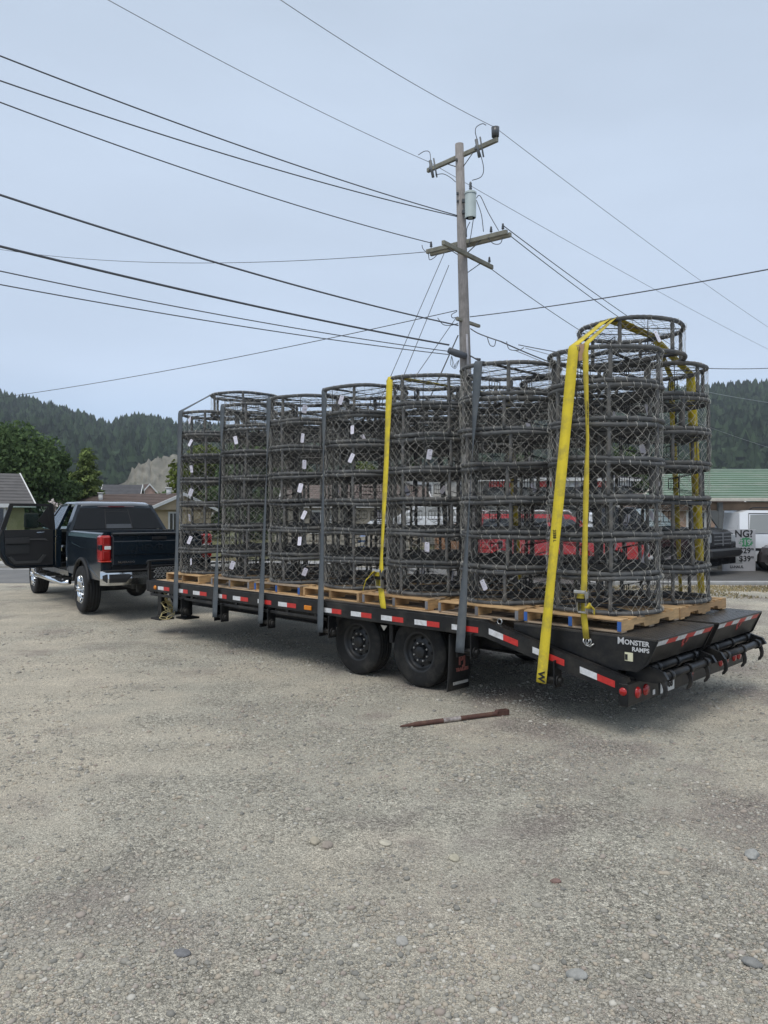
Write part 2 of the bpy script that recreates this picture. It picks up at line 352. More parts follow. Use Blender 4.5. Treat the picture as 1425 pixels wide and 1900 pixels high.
def scatter_stones(pts, size, seed):
    g = np.random.default_rng(seed); v0, f0 = ico(); n = len(pts)
    jit = 1+g.uniform(-.28, .28, (n, 12, 1)); v = v0[None]*jit
    sc = np.stack([g.uniform(.75, 1.35, n), g.uniform(.7, 1.2, n), g.uniform(.4, .75, n)], 1); v = v*sc[:, None, :]*size[:, None, None]
    a = g.uniform(0, 6.283, n); c, s = np.cos(a)[:, None], np.sin(a)[:, None]
    x = v[..., 0]*c-v[..., 1]*s; y = v[..., 0]*s+v[..., 1]*c
    v = np.stack([x, y, v[..., 2]], 2)+pts[:, None, :]
    f = f0[None]+(np.arange(n)*12)[:, None, None]
    return v.reshape(-1, 3), f.reshape(-1, 3)
g_ = np.random.default_rng(3); pts = []; siz = []
n_try = 190000
yy = 2.2+10.5*g_.random(n_try)**1.9; tt = g_.uniform(-.56, .56, n_try); xx = tt*yy
keep = []
for x, y, q in zip(xx, yy, g_.random(n_try)):
    k = noise.noise((x*.75+21, y*.75, 0))*.9 + noise.noise((x*2.4, y*2.4, 3))*.5
    tan_ = max(0, min(1, (-x-.5)/4))*.5
    keep.append(q < (.34+.85*k)*(1-tan_))
keep = np.array(keep); xx = xx[keep]; yy = yy[keep]
siz = (.0034+.0062*g_.random(len(xx))**2+.013*g_.random(len(xx))**11)*(1+.05*np.maximum(0, yy-4))
big = g_.random(len(xx)) < .004; siz[big] = .012+.014*g_.random(big.sum())**2
zz = np.array([lot_z(x, y) for x, y in zip(xx, yy)])+siz*.12
V_, F_ = scatter_stones(np.stack([xx, yy, zz], 1), siz, 8)
tag(link('gravel', np_mesh('gravel', V_, F_, M_stone, True)), kind='stuff')
# the few large stones one can point at
def stone(px, py, r, col, label, flat=.6):
    d = 1.955*1433.5/(py-948.3); x = px_x(px, d)
    bm = bmesh.new(); bmesh.ops.create_icosphere(bm, subdivisions=3, radius=1)
    sd_ = random.random()*50
    for v in bm.verts:
        k = 1+.22*noise.noise(v.co*1.3+Vector((sd_, 0, 0)))+.06*noise.noise(v.co*4+Vector((0, sd_, 0)))
        v.co = Vector((v.co.x*k*r*1.25, v.co.y*k*r*.9, v.co.z*k*r*flat))
    for f in bm.faces: f.smooth = True
    me = bpy.data.meshes.new('stone'); bm.to_mesh(me); bm.free(); me.materials.append(mat('stone_'+str(col), col, .85, 0, .2, 40, .3, 120))
    tag(link('stone', me, None, (x, d, lot_z(x, d)+r*flat*.45), (0, 0, random.random()*3)), label, 'stone', 'larger stones lying in the gravel')
stone(584, 1563, .034, (.40, .36, .28), 'smooth tan stone lying next to a flatter brown one in the gravel')
stone(607, 1570, .036, (.30, .26, .22), 'flat brown stone touching the smooth tan one in the gravel', .4)
stone(746, 1751, .030, (.36, .35, .32), 'oval pale grey stone in the gravel towards the bottom of the photo, mid-width', .55)
stone(843, 1594, .034, (.42, .39, .30), 'flat yellowish stone lying in the gravel well below the steel bar', .4)
stone(715, 1565, .036, (.45, .42, .34), 'broad whitish stone half sunk in the gravel below the steel bar', .35)
stone(1395, 1588, .042, (.33, .33, .31), 'light grey rock at the right edge of the gravel lot', .6)
stone(1396, 1793, .032, (.22, .22, .21), 'dark rounded stone near the bottom right corner of the gravel', .6)
stone(1070, 1814, .036, (.31, .31, .29), 'grey rounded stone low in the gravel, right of the middle', .55)
stone(338, 1772, .030, (.17, .17, .175), 'dark slate coloured stone low in the gravel, left of the middle', .45)
stone(235, 1670, .020, (.50, .46, .40), 'small cream coloured pebble in the stony patch on the left', .7)
stone(1031, 1638, .022, (.20, .13, .11), 'small reddish brown stone alone in the gravel right of the middle', .5)

M_asph = mat('asphalt', (.155, .155, .152), .9, 0, .15, 3, .5, 120, dirt=(.20, .195, .185), dscale=.8)
M_asphd = mat('asphalt_dark', (.085, .083, .08), .85, 0, .2, 2, .4, 120)
M_paintw = mat('road_paint', (.62, .62, .60), .7, 0, .15, 6)
M_conc = mat('kerb_concrete', (.36, .36, .35), .85, 0, .12, 5, .2, 60)
def sheet(name, pts, z, m, kind='structure'):
    b = MB(); i = b.add([(x, y, z) for x, y in pts]); b.face(range(i, i+len(pts))); return tag(b.build(name, m), kind=kind)
sheet('road', [(-90, 19.6), (4, 19.6), (4, 25.2), (-90, 25.2)], .1245, M_asph)
sheet('road_dark', [(4, 19.25), (90, 18.4), (90, 30), (4, 30)], .1245, M_asphd)
sheet('road_line', [(-90, 24.25), (3.9, 24.25), (3.9, 24.42), (-90, 24.42)], .1290, M_paintw)
b = MB(); b.box((40, 19.0, .15), (70, .16, .11), Matrix.Rotation(R(-.55), 3, 'Z'), .02); tag(b.build('kerb', M_conc), kind='structure')
b = MB(); b.box((-45, 25.5, .18), (82, .3, .13), None, .02); tag(b.build('kerb', M_conc), kind='structure')
sheet('sidewalk', [(-90, 25.7), (4, 25.7), (4, 27.2), (-90, 27.2)], .20, M_conc)

# dry verge grass on the right: blades as real geometry
M_grass = leaf_mat('verge_grass', (.26, .26, .15), .4, .2, (1.1, 1.0, 1.0))
def blades(n, fx, h, seed, name):
    g = np.random.default_rng(seed); P_ = np.array([fx(g) for _ in range(n)]); a = g.uniform(0, 6.28, n); hh = h*(.4+g.random(n)); wd = .012+.012*g.random(n)
    lean = g.uniform(-.6, .6, (n, 2))*hh[:, None]
    dx = np.stack([np.cos(a)*wd, np.sin(a)*wd, np.zeros(n)], 1)
    top = P_+np.stack([lean[:, 0], lean[:, 1], hh], 1)
    v = np.stack([P_-dx, P_+dx, top], 1).reshape(-1, 3); f = np.arange(n*3).reshape(-1, 3)
    return tag(link(name, np_mesh(name, v, f, M_grass)), kind='stuff')
def verge(g):
    while True:
        x = g.uniform(4.5, 15.5); y = g.uniform(15.9, 18.85)
        if noise.noise((x*.9, y*1.3, 1))*.8+(y-15.9)/4.2 > g.random()*1.0: return (x, y, lot_z(x, y)-.005)
blades(11000, verge, .045, 4, 'grass')
def tufts(g):
    x = g.uniform(-14, -5); y = 25.9+2.2*g.random(); return (x, y+1.2, .12)
blades(5000, tufts, .12, 6, 'grass')

# ------------------------------------------------------------------ hills with conifer forest, and the bare slide
RT = [(-300, 690), (-100, 722), (0, 742), (60, 757), (130, 775), (190, 797), (207, 803), (228, 789), (262, 786), (320, 797), (400, 806), (600, 815), (800, 795), (1000, 765), (1200, 735), (1330, 722), (1425, 717), (1600, 705), (1900, 700)]
def ridge(px): return np.interp(px, [p for p, _ in RT], [q for _, q in RT])
D0, D1 = 420.0, 900.0
def hill_z(px, d):
    s = (d-D0)/(D1-D0); zr = px_z(ridge(px), D1)-13
    base = zr*min(1.0, max(0, s))**.85 if s <= 1 else zr-(s-1)*120
    return base + 7*noise.noise((px*.013, d*.012, 2))*min(1, max(0, s*3))*(1-max(0, min(1, (s-.6)*2.5)))
hb = MB(); pxs = list(range(-320, 1921, 20)); ds = [400]+[D0+i*(D1-D0)/24 for i in range(25)]+[1000, 1150]
for d in ds:
    for px in pxs: hb.v.append((px_x(px, d), d, -2 if d == 400 else max(-2, hill_z(px, d))))
n_ = len(pxs)
for j in range(len(ds)-1):
    for i in range(n_-1): hb.face((j*n_+i, j*n_+i+1, (j+1)*n_+i+1, (j+1)*n_+i), 0, True)
M_hill = mat('hill_floor', (.030, .042, .026), .95, 0, .3, .05)
tag(hb.build('hills', M_hill, fix=False), kind='structure')
M_forest = leaf_mat('forest_leaves', (.027, .046, .031), .6, .05, (1.1, 1.15, .9), .022)
def cone_tree(n=7, tiers=4):
    v = []; f = []
    for t in range(tiers):
        z0 = .12+.88*t/tiers*.92; z1 = min(1, z0+.42-.04*t); r = .26*(1-t/tiers*.86)
        i = len(v)
        for k in range(n): v.append((math.cos(6.283*k/n+t)*r, math.sin(6.283*k/n+t)*r, z0))
        v.append((0, 0, z1))
        for k in range(n): f.append((i+k, i+(k+1) % n, i+n))
    return np.array(v), np.array(f)
def round_tree():
    v, f = ico(); v = v*np.array([.42, .42, .5])+np.array([0, 0, .5]); return v, f
def forest(n, tmpl, hrange, seed, name, pxr, dr):
    g = np.random.default_rng(seed); v0, f0 = tmpl; pts = []
    while len(pts) < n:
        px = g.uniform(*pxr); s = g.random()**.8; d = dr[0]+(dr[1]-dr[0])*s
        if 225 < px < 350 and d < 500 + (px-225)*.9: continue
        pts.append((px_x(px, d), d, max(-2, hill_z(px, d))-1))
    pts = np.array(pts); h = g.uniform(*hrange, n); wd = h*g.uniform(.7, 1.35, n)
    jit = 1+g.uniform(-.25, .25, (n, len(v0), 1))*np.array([1, 1, .15])
    v = v0[None]*jit*np.stack([wd, wd, h], 1)[:, None, :]; a = g.uniform(0, 6.28, n); c, s_ = np.cos(a)[:, None], np.sin(a)[:, None]
    v = np.stack([v[..., 0]*c-v[..., 1]*s_, v[..., 0]*s_+v[..., 1]*c, v[..., 2]], 2)+pts[:, None, :]
    f = (f0[None]+(np.arange(n)*len(v0))[:, None, None]).reshape(-1, 3)
    return tag(link(name, np_mesh(name, v.reshape(-1, 3), f, M_forest)), kind='stuff')
forest(6500, cone_tree(), (11, 26), 21, 'forest', (-150, 1560), (430, 905))
forest(1500, cone_tree(6, 5), (13, 30), 24, 'forest', (-120, 420), (800, 915))
forest(900, cone_tree(6, 5), (12, 25), 25, 'forest', (1180, 1560), (800, 915))
forest(5500, round_tree(), (7, 15), 22, 'forest', (-150, 1560), (430, 860))
# bare landslide scar
M_scar = mat('bare_slope', (.185, .175, .142), .95, 0, .3, .12, .9, .35, dirt=(.095, .098, .07), dscale=.09)
sb = MB(); g_ = np.random.default_rng(9); nu, nv = 60, 30
for j in range(nv):
    for i in range(nu):
        s, t = i/(nu-1), j/(nv-1)
        px = 216+s*190; top = np.interp(px, [216, 236, 246, 258, 280, 330, 360, 406], [904, 890, 872, 861, 852, 844, 850, 880]); d = 395+95*t*(.5+.5*min(1, s*2.2))
        z0 = -3; z1 = px_z(top, 395+95*(.5+.5*min(1, s*2.2)))
        zz_ = z0+(z1-z0)*t**1.1+3.0*noise.noise((px*.09, t*2, 1))*t*(1-t)*3+(2.6*noise.noise((px*.22, 0, 7))+1.2*noise.noise((px*.6, 1, 7)))*t
        sb.v.append((px_x(px, d)+1.5*noise.noise((i*.2, j*.25, 0)), d+5*noise.noise((i*.45, j*.3, 4))+2*noise.noise((i*1.1, j*.5, 9)), zz_))
for j in range(nv-1):
    for i in range(nu-1): sb.face((j*nu+i, j*nu+i+1, (j+1)*nu+i+1, (j+1)*nu+i), 0, True)
tag(sb.build('hill_scar', M_scar, fix=False), kind='structure')

# ================================================================== FLATBED TRAILER
# u runs from the trailer's tail towards the truck, v from its near side to its far side
TO = Vector((2.0982, 6.8193, 0)); TA = R(136.25-180)
RZ = Matrix.Rotation(TA, 3, 'Z')
def T(u, v, z): return Vector((-u, v, z))                     # trailer's own axes
def TWd(u, v, z): return TO + RZ @ T(u, v, z)                 # world
CS, SN = math.cos(R(136.25)), math.sin(R(136.25))
def u_of(px, v):
    t = (px-712.5)/1433.5
    return (2.098+SN*v-t*(6.819-CS*v))/(-CS+SN*t)
ZD = .872
trailer = thing('flatbed_trailer', 'long black flatbed trailer with red and white reflectors, loaded with crab pots', 'trailer', TO, TA)
def tbox(name, u0, u1, v0, v1, z0, z1, m, bev=.004, parent=None):
    b_ = MB(); b_.box(((-u0-u1)/2, (v0+v1)/2, (z0+z1)/2), (abs(u1-u0), abs(v1-v0), abs(z1-z0)), None, bev); return b_.build(name, m, parent or trailer)
# deck boards lie along the trailer
nb = 14; bw = (2.53+.06)/nb
for k in range(nb):
    for (ua, ub) in ((1.40, 2.70), (2.706, 3.90), (3.906, 7.84)) if k == 0 else ((1.40, 4.60), (4.606, 7.84)):
        lt = k == 0 and ua != 2.706 or (k in (3, 7))
        tbox('deck_board', ua, ub, -.06+k*bw+.004, -.06+(k+1)*bw-.004, ZD-.042+random.uniform(-.002, .001), ZD+random.uniform(-.003, .001), M_deckl if lt else M_deckd)
def channel(name, u0, u1, v_out, sgn):
    """steel C channel, open to the outside: web plus two flanges"""
    b_ = MB(); L_ = u1-u0; uc = -(u0+u1)/2
    b_.box((uc, v_out+sgn*.070, .7825), (L_, .012, .165), None, .002)
    b_.box((uc, v_out+sgn*.035, .859), (L_, .070, .012), None, .002); b_.box((uc, v_out+sgn*.035, .706), (L_, .070, .012), None, .002)
    return b_.build(name, M_blk, trailer)
tbox('side_rail', 1.36, 7.90, -.150, -.075, .700, .864, M_blk, .006)
tbox('side_rail', 1.36, 7.90, 2.555, 2.63, .700, .864, M_blk, .006)
tbox('front_rail', 7.90, 7.97, -.150, 2.63, .690, .866, M_blk, .006)
rr = tbox('rub_rail', 3.74, 7.85, -.148, -.112, .630, .668, M_blk2, .006)
for k in range(8):
    u = 3.9+k*.55; tbox('spacer', u, u+.05, -.146, -.116, .668, .700, M_blk, .003, rr)
tbox('edge_strip', 1.36, 7.90, -.118, -.066, .8645, .872, M_blk2, .002)
for k in range(15):
    u = 1.5+k*.45; tbox('cross_member', u, u+.05, -.07, 2.55, .72, .828, M_blk2, .003)
def ibeam(v):
    b_ = MB()
    for (z0, z1, hw) in ((.70, .715, .06), (.40, .415, .06), (.415, .70, .006)): b_.box((-4.15, v, (z0+z1)/2), (8.1, hw*2, z1-z0))
    b_.build('main_beam', M_blk2, trailer)
ibeam(.72); ibeam(1.76)
b_ = MB()
for v in (.62, 1.86): b_.tube([T(8.0, v, .50), T(9.25, 1.24, .50)], .06, 4)
b_.box(T(9.3, 1.24, .52), (.35, .16, .14), None, .02)
b_.build('tongue', M_blk, trailer)
b_ = MB(); b_.cyl(T(9.48, 1.24, .46), T(9.48, 1.24, .60), .075, n=14); b_.box(T(9.38, 1.24, .57), (.2, .13, .10), None, .02); b_.build('coupler', M_blk2, trailer)
# landing jacks at the front corner
for (u, v) in ((7.74, -.02), (7.52, .30)):
    j_ = tbox('jack', u, u+.11, v, v+.11, .30, .70, M_blk, .008)
    tbox('foot_plate', u-.08, u+.19, v-.08, v+.19, .245, .275, M_blk2, .008, j_)
    tbox('inner_leg', u+.02, u+.09, v+.02, v+.09, .27, .30, M_blk2, .003, j_)
def chain(name, pts, r, m, parent):
    b_ = MB()
    for k in range(len(pts)-1):
        a, c = Vector(pts[k]), Vector(pts[k+1]); t = (c-a).normalized(); o = t.orthogonal().normalized(); o = o if k % 2 else t.cross(o); h = (c-a).length*.62
        b_.tube([(a+c)/2 + t*h*math.cos(x)+o*r*1.6*math.sin(x) for x in [6.283*q/8 for q in range(8)]], r*.42, 4, True)
    return b_.build(name, m, parent, fix=False)
random.seed(4)
pp = []; 
for k in range(24):
    f_ = k/23; pp.append(T(7.60+.10*math.sin(k*1.3)+.03*random.random(), .02+.09*math.cos(k*1.1), .66-.34*f_+.10*math.sin(k*.9)))
chain('safety_chain', pp, .016, M_gold, trailer)
# headboard rails and the mesh panel behind them
for v in (-.11, .85, 1.70, 2.58):
    b_ = MB(); b_.box(T(7.94, v, 1.02), (.045, .045, .31), None, .004); b_.build('headboard_post', M_blk, trailer)
for z in (1.165, 1.075):
    b_ = MB(); b_.tube([T(7.94, -.16, z-.03), T(7.95, -.13, z), T(7.95, 2.6, z), T(7.94, 2.63, z-.03)], .016, 8); b_.build('headboard_rail', M_blk, trailer)
b_ = MB()
for i in range(11):
    for j in range(4):
        c = T(7.975, .02+i*.07+(j % 2)*.035, .90+j*.045); b_.tube([c+Vector((0, .035*math.cos(q), .024*math.sin(q))) for q in (0, 1.57, 3.14, 4.71)], .006, 4, True)
b_.build('mesh_panel', M_zinc, trailer)
# reflective tape: white then red, in pairs along the rail and down the tail beam
def beam_top(u): return .865 if u > 1.36 else .865-(1.36-u)*.2365
for (a, c) in ((293, 314), (331, 348), (358, 383), (404, 420), (432, 460), (478, 503), (516, 549), (598, 633), (651, 689), (707, 748), (769, 815), (838, 887)):
    ua, uc = u_of(a, -.152), u_of(c, -.152); um = (ua+uc)/2
    tbox('white_tape', ua, um+.001, -.1525, -.1495, .737, .792, M_white, 0); tbox('red_tape', um-.001, uc, -.1525, -.1495, .737, .792, M_red, 0)
for px in (572, 288):
    u = u_of(px, -.152)
    if px == 572:
        b_ = MB(); b_.box(T(u, -.160, .765), (.13, .02, .055), None, .012); b_.build('marker_lamp', M_amber, trailer)
    else:
        b_ = MB(); b_.lathe([(0, -.022), (.026, -.018), (.034, -.006), (.034, 0)], T(u, -.150, .765), (0, 1, 0), 16); b_.build('marker_lamp', M_amber, trailer)
# dovetail: sloping side beams, sloping deck, bumper
def sloped(name, v0, v1, top0, dep, m, u0=-.12, u1=1.37, parent=None, dz=0.0):
    b_ = MB(); b_.prism([(u1, beam_top(u1)+dz), (u0, beam_top(u0)+dz), (u0, beam_top(u0)+dz-dep), (u1, beam_top(u1)+dz-dep)], lambda a, c, t: T(a, t, c), v0, v1); return b_.build(name, m, parent or trailer)
sloped('tail_beam', -.150, -.075, 0, .165, M_blk)
sloped('tail_beam', 2.555, 2.63, 0, .165, M_blk)
sloped('tail_rail', -.035, -.012, 0, .06, M_blk2, .02, 1.05, None, .012)
sloped('tail_rail', .012, .030, 0, .06, M_blk2, .02, 1.0, None, .03)
sloped('tail_deck', .035, 2.55, 0, .02, M_plate, -.1, 1.36, None, -.03)
for (a, c) in ((907, 961), (988, 1047), (1076, 1141)):
    ua, uc = u_of(a, -.152), u_of(c, -.152); um = (ua+uc)/2
    for (x, y, nm, mm) in ((ua, um+.001, 'white_tape', M_white), (um-.001, uc, 'red_tape', M_red)):
        b_ = MB(); b_.prism([(x, beam_top(x)-.060), (y, beam_top(y)-.060), (y, beam_top(y)-.118), (x, beam_top(x)-.118)], lambda p, q, t: T(p, t, q), -.1530, -.1495); b_.build(nm, mm, trailer)
bump = tbox('bumper', -.135, -.045, -.155, 2.635, .270, .470, M_blk, .008)
b_ = MB(); b_.lathe([(0, -.016), (.030, -.012), (.036, -.002), (.036, 0)], T(-.090, -.155, .40), (0, 1, 0), 20); b_.build('side_lamp', M_redl, trailer)
for v in (.030, .185, 1.16, 1.95, 2.10, 2.34, 2.48):
    b_ = MB(); b_.lathe([(0, .022), (.040, .018), (.052, .004), (.052, 0)], T(-.135, v, .37), (1, 0, 0), 20); b_.build('tail_lamp', M_redl, trailer)
pl = tbox('licence_plate', -.150, -.138, .47, .76, .285, .425, mat('plate_white', (.62, .63, .62), .5, 0, .06, 8), .003)
text_obj('1968', .10, 'lettering', M_ink, pl, T(-.1525, .615, .355), (0, 1, 0), (0, 0, 1), bold=.004)
tbox('sticker', -.141, -.137, .32, .365, .30, .345, M_white, 0)
# two wide ramps folded over the dovetail
def ramp_unit(v0, v1, first):
    rp = tbox('ramp', -.355, 1.10, v0, v1, .846, .866, M_plate, .002)
    b_ = MB(); g2 = random.Random(2)
    for i in range(34):                                        # tread lozenges standing proud of the plate
        for j in range(30):
            c = T(-.33+i*.042, v0+.02+j*(v1-v0-.04)/29, .8665); a_ = .55 if (i+j) % 2 else -.55+math.pi/2
            dx, dy = Vector((math.cos(a_)*.014, math.sin(a_)*.014, 0)), Vector((-math.sin(a_)*.004, math.cos(a_)*.004, 0))
            k0 = b_.add((c-dx, c-dy, c+dx, c+dy, c+Vector((0, 0, .0025)))); [b_.face((k0+q, k0+(q+1) % 4, k0+4)) for q in range(4)]
    tag(b_.build('tread_lozenges', M_plate, rp, fix=False), kind='stuff')
    for (va, vb) in ((v0, v0+.012), (v1-.012, v1)):
        b_ = MB(); b_.prism([(1.10, .846), (-.355, .846), (-.265, .640), (-.17, .565), (.05, .56), (1.10, .805)], lambda a, c, t: T(a, t, c), va, vb); b_.build('ramp_side', M_blk, rp)
    A, B = Vector((.357, 0, .862)), Vector((.248, 0, .640)); nrm = Vector((B.z-A.z, 0, A.x-B.x)).normalized()
    if nrm.x < 0: nrm = -nrm
    dn = (B-A).normalized()
    b_ = MB(); b_.prism([(A.x, A.z), (B.x, B.z), (B.x-.012, B.z), (A.x-.012, A.z)], lambda a, c, t: Vector((a, t, c)), v0, v1); b_.build('ramp_end', M_blk, rp)
    def on_end(v, s, off=.003): return Vector((A.x, v, A.z)) + dn*s + nrm*off
    def patch(nm, mm, va, vb, s0, s1, sk=.02):
        p = MB(); q = [on_end(va+sk, s0), on_end(vb+sk, s0), on_end(vb, s1), on_end(va, s1)]; r_ = [x-nrm*.0025 for x in q]
        i = p.add(q+r_); p.face((i, i+1, i+2, i+3)); p.face((i+7, i+6, i+5, i+4)); [p.face((i+k, i+4+k, i+4+(k+1) % 4, i+(k+1) % 4)) for k in range(4)]; p.build(nm, mm, rp)
    seg = 6; Ls = v1-v0-.04
    if not first: Ls = v1-v0-.10
    for k in range(seg):
        patch('red_tape' if k % 2 else 'white_tape', M_red if k % 2 else M_white, v0+.005+Ls*k/seg, v0+.005+Ls*(k+1)/seg, .012, .066)
    vc = v0+(v1-v0)*.52                                          # red maker's badge: a wedge with ragged lower edge
    p = MB(); pts = [(-.06, .074), (.07, .074), (.055, .115), (.025, .125), (.018, .165), (.0, .135), (-.02, .16), (-.03, .12), (-.055, .112)]
    i = p.add([on_end(vc+a, s) for a, s in pts]+[on_end(vc+a, s, .0008) for a, s in pts]); n = len(pts); p.face([i+k for k in range(n)]); [p.face((i+k, i+n+k, i+n+(k+1) % n, i+(k+1) % n)) for k in range(n)]
    bd = p.build('badge', mat('badge_red', (.42, .05, .045), .5, 0, .25, 40), rp)
    text_obj('PJ', .05, 'lettering', M_blk, bd, on_end(vc+.004, .096, .0035), (0, 1, 0), -dn, bold=.002)
    return rp
r1 = ramp_unit(-.050, 1.185, True)
r2 = ramp_unit(1.315, 2.55, False)
text_obj('M', .088, 'lettering', M_lett, r1, T(-.018, -.0525, .816), (1, 0, 0), (0, 0, 1), bold=.0005, sx=1.0, extrude=.001)
text_obj('ONSTER', .060, 'lettering', M_lett, r1, T(-.165, -.0525, .812), (1, 0, 0), (0, 0, 1), bold=.0015, sx=1.0, extrude=.001)
text_obj('RAMPS', .052, 'lettering', M_lett, r1, T(-.200, -.0525, .757), (1, 0, 0), (0, 0, 1), bold=.0015, sx=1.0, extrude=.001)
st = tbox('warning_sticker', -.13, -.055, -.0525, -.0495, .650, .725, mat('sticker_cream', (.62, .60, .42), .5), 0, r1)
b_ = MB(); b_.box(T(-.07, -.0535, .683), (.025, .001, .05)); b_.build('sticker_symbol', M_ink, r1)
for (va, vb) in ((.06, 1.13), (1.36, 2.56)):                     # torsion tubes and the pivots
    for (u, z, r_) in ((-.335, .520, .036), (-.215, .575, .040)):
        b_ = MB(); b_.cyl(T(u, va, z), T(u, vb, z), r_, n=14)
        for f_ in (.12, .5, .86): b_.cyl(T(u, va+(vb-va)*f_, z), T(u, va+(vb-va)*f_+.06, z), r_+.012, n=14)
        b_.build('torsion_tube', M_blk, trailer)
    for v in (va-.02, vb-.02):
        b_ = MB(); b_.prism([(-.40, .515), (-.36, .575), (-.18, .625), (-.02, .56), (-.02, .47), (-.3, .47)], lambda a, c, t: T(a, t, c), v, v+.04); b_.build('pivot_plate', M_blk, trailer)
for v in (.06, .60, 1.00, 1.46, 1.98, 2.50):                     # curved ground claws
    b_ = MB(); out = []; inn = []
    for k in range(9):
        a_ = R(120-k*24); out.append((-.34-.085*math.sin(a_)-.012*k/8, .42+.10*math.cos(a_)-.0)); 
    prof = [(-.31, .535), (-.355, .525), (-.378, .48), (-.388, .43), (-.382, .385), (-.355, .345), (-.335, .335), (-.333, .358), (-.350, .385), (-.355, .42), (-.346, .455), (-.33, .485), (-.30, .495)]
    b_.prism(prof, lambda a, c, t: T(a, t, c), v-.012, v+.012); b_.build('ground_claw', M_blk2, trailer)
# loops on the tail side
for px in (927, 1092):
    u = u_of(px, -.06); b_ = MB(); z = .86 if px == 927 else .775
    b_.tube([T(u+.028*math.cos(q), -.058, z+.028*math.sin(q)) for q in [6.283*k/10 for k in range(10)]], .007, 5, True); b_.build('tie_ring', M_zinc, trailer)
# wheels: two axles
def wheel(parent, c, out, Rr, wdt, mt, mr, hole=8, rimr=.215):
    """tyre with grooved tread, dished rim with hand holes and nuts; OUT = +1/-1 along the axle (local y)"""
    wroot = MB()
    h = wdt/2; prof = [(rimr, -h*.82), (rimr+.03, -h*.92), (Rr*.80, -h), (Rr*.93, -h*.96), (Rr*.985, -h*.80)]
    for q in (-.55, -.18, .18, .55): prof += [(Rr, h*(q-.13)), (Rr-.010, h*(q-.11)), (Rr-.010, h*(q-.03)), (Rr, h*(q-.01))]
    prof += [(Rr*.985, h*.80), (Rr*.93, h*.96), (Rr*.80, h), (rimr+.03, h*.92), (rimr, h*.82)]
    wroot.lathe(prof, c, (0, 1, 0), 40); wo_ = wroot.build('wheel', mt, parent)
    b1 = MB(); s = out
    b1.lathe([(rimr+.012, s*h*.86), (rimr-.006, s*h*.88), (rimr-.018, s*h*.60), (rimr-.03, s*h*.42), (rimr*.72, s*h*.30), (rimr*.60, s*h*.52), (rimr*.40, s*h*.50), (rimr*.36, s*h*.40), (0, s*h*.40)], c, (0, 1, 0), 32)
    b1.lathe([(rimr+.012, -s*h*.86), (rimr-.02, -s*h*.5), (rimr-.03, s*h*.3)], c, (0, 1, 0), 32)
    b1.build('rim', mr, wo_)
    for k in range(hole):
        b2 = MB()
        a_ = 6.283*k/hole; p = Vector(c)+Vector((math.cos(a_)*rimr*.70, s*(h*.33+.012), math.sin(a_)*rimr*.70)); b2.cyl(p-Vector((0, s*.02, 0)), p+Vector((0, s*.004, 0)), .017, n=10); b2.build('hand_hole', mat('deep_black', (.003, .003, .003), .9), wo_)
    for k in range(8):
        b3 = MB()
        a_ = 6.283*(k+.5)/8; p = Vector(c)+Vector((math.cos(a_)*rimr*.47, s*h*.5, math.sin(a_)*rimr*.47)); b3.cyl(p, p+Vector((0, s*.022, 0)), .0105, n=6); b3.build('wheel_nut', M_lug, wo_)
    b4 = MB(); b4.lathe([(.075, s*h*.38), (.07, s*h*.75), (.055, s*h*.82), (0, s*h*.84)], c, (0, 1, 0), 18); b4.build('hub', mr, wo_)
    return wo_
for u in (3.42, 2.44):
    wheel(trailer, T(u, .175, .39), -1, .39, .24, M_tyre, M_rimb); wheel(trailer, T(u, 2.305, .39), 1, .39, .24, M_tyre, M_rimb)
    b_ = MB(); b_.cyl(T(u, .2, .39), T(u, 2.28, .39), .065, n=12); b_.build('axle', M_blk2, trailer)
    b_ = MB()
    for v in (.55, 1.93): b_.tube([T(u-.35, v, .50), T(u, v, .455), T(u+.35, v, .50)], .03, 4)
    b_.build('leaf_spring', M_blk2, trailer)
tbox('hanger', 2.82, 2.87, .05, .10, .45, .70, M_blk2); 
b_ = MB(); b_.prism([(2.80, .66), (2.90, .66), (2.85, .60)], lambda a, c, t: T(a, t, c), -.06, -.055); b_.build('equalizer_plate', M_zinc, trailer)
# mud flap behind the rear wheel, faces the camera side
fl = MB(); g3 = [(v_, z_) for v_ in (0, .25, .5, .75, 1) for z_ in (0, .33, .66, 1)]
uA, uB = 1.885, 1.845
i0 = fl.add([T(uA+.03*(1-z_)**2-.004, -.08+.37*v_, .060+.61*z_) for v_, z_ in g3]+[T(uA+.03*(1-z_)**2+.006, -.08+.37*v_, .060+.61*z_) for v_, z_ in g3])
for i in range(4):
    for j in range(3):
        q = (i*4+j, i*4+j+1, (i+1)*4+j+1, (i+1)*4+j); fl.face([i0+x for x in q], 0, True); fl.face([i0+20+x for x in q[::-1]], 0, True)
for k in range(3): fl.face((i0+k, i0+20+k, i0+21+k, i0+1+k)); fl.face((i0+16+k, i0+36+k, i0+37+k, i0+17+k))
for k in range(4): fl.face((i0+k*4, i0+20+k*4, i0+24+k*4, i0+4+k*4)); fl.face((i0+k*4+3, i0+23+k*4, i0+27+k*4, i0+7+k*4))
flap = fl.build('mud_flap', mat('mud_flap_rubber', (.016, .016, .016), .65, 0, .3, 6, .1, 30, dirt=(.04, .037, .033)), trailer)
M_flt = mat('flap_print', (.34, .12, .10), .6, 0, .3, 30)
text_obj('PJ', .135, 'lettering', M_flt, flap, T(1.868, .115, .375), (0, 1, 0), (0, 0, 1), bold=.006, sx=1.1)
text_obj('TRAILERS', .05, 'lettering', M_flt, flap, T(1.866, .115, .280), (0, 1, 0), (0, 0, 1), bold=.002)
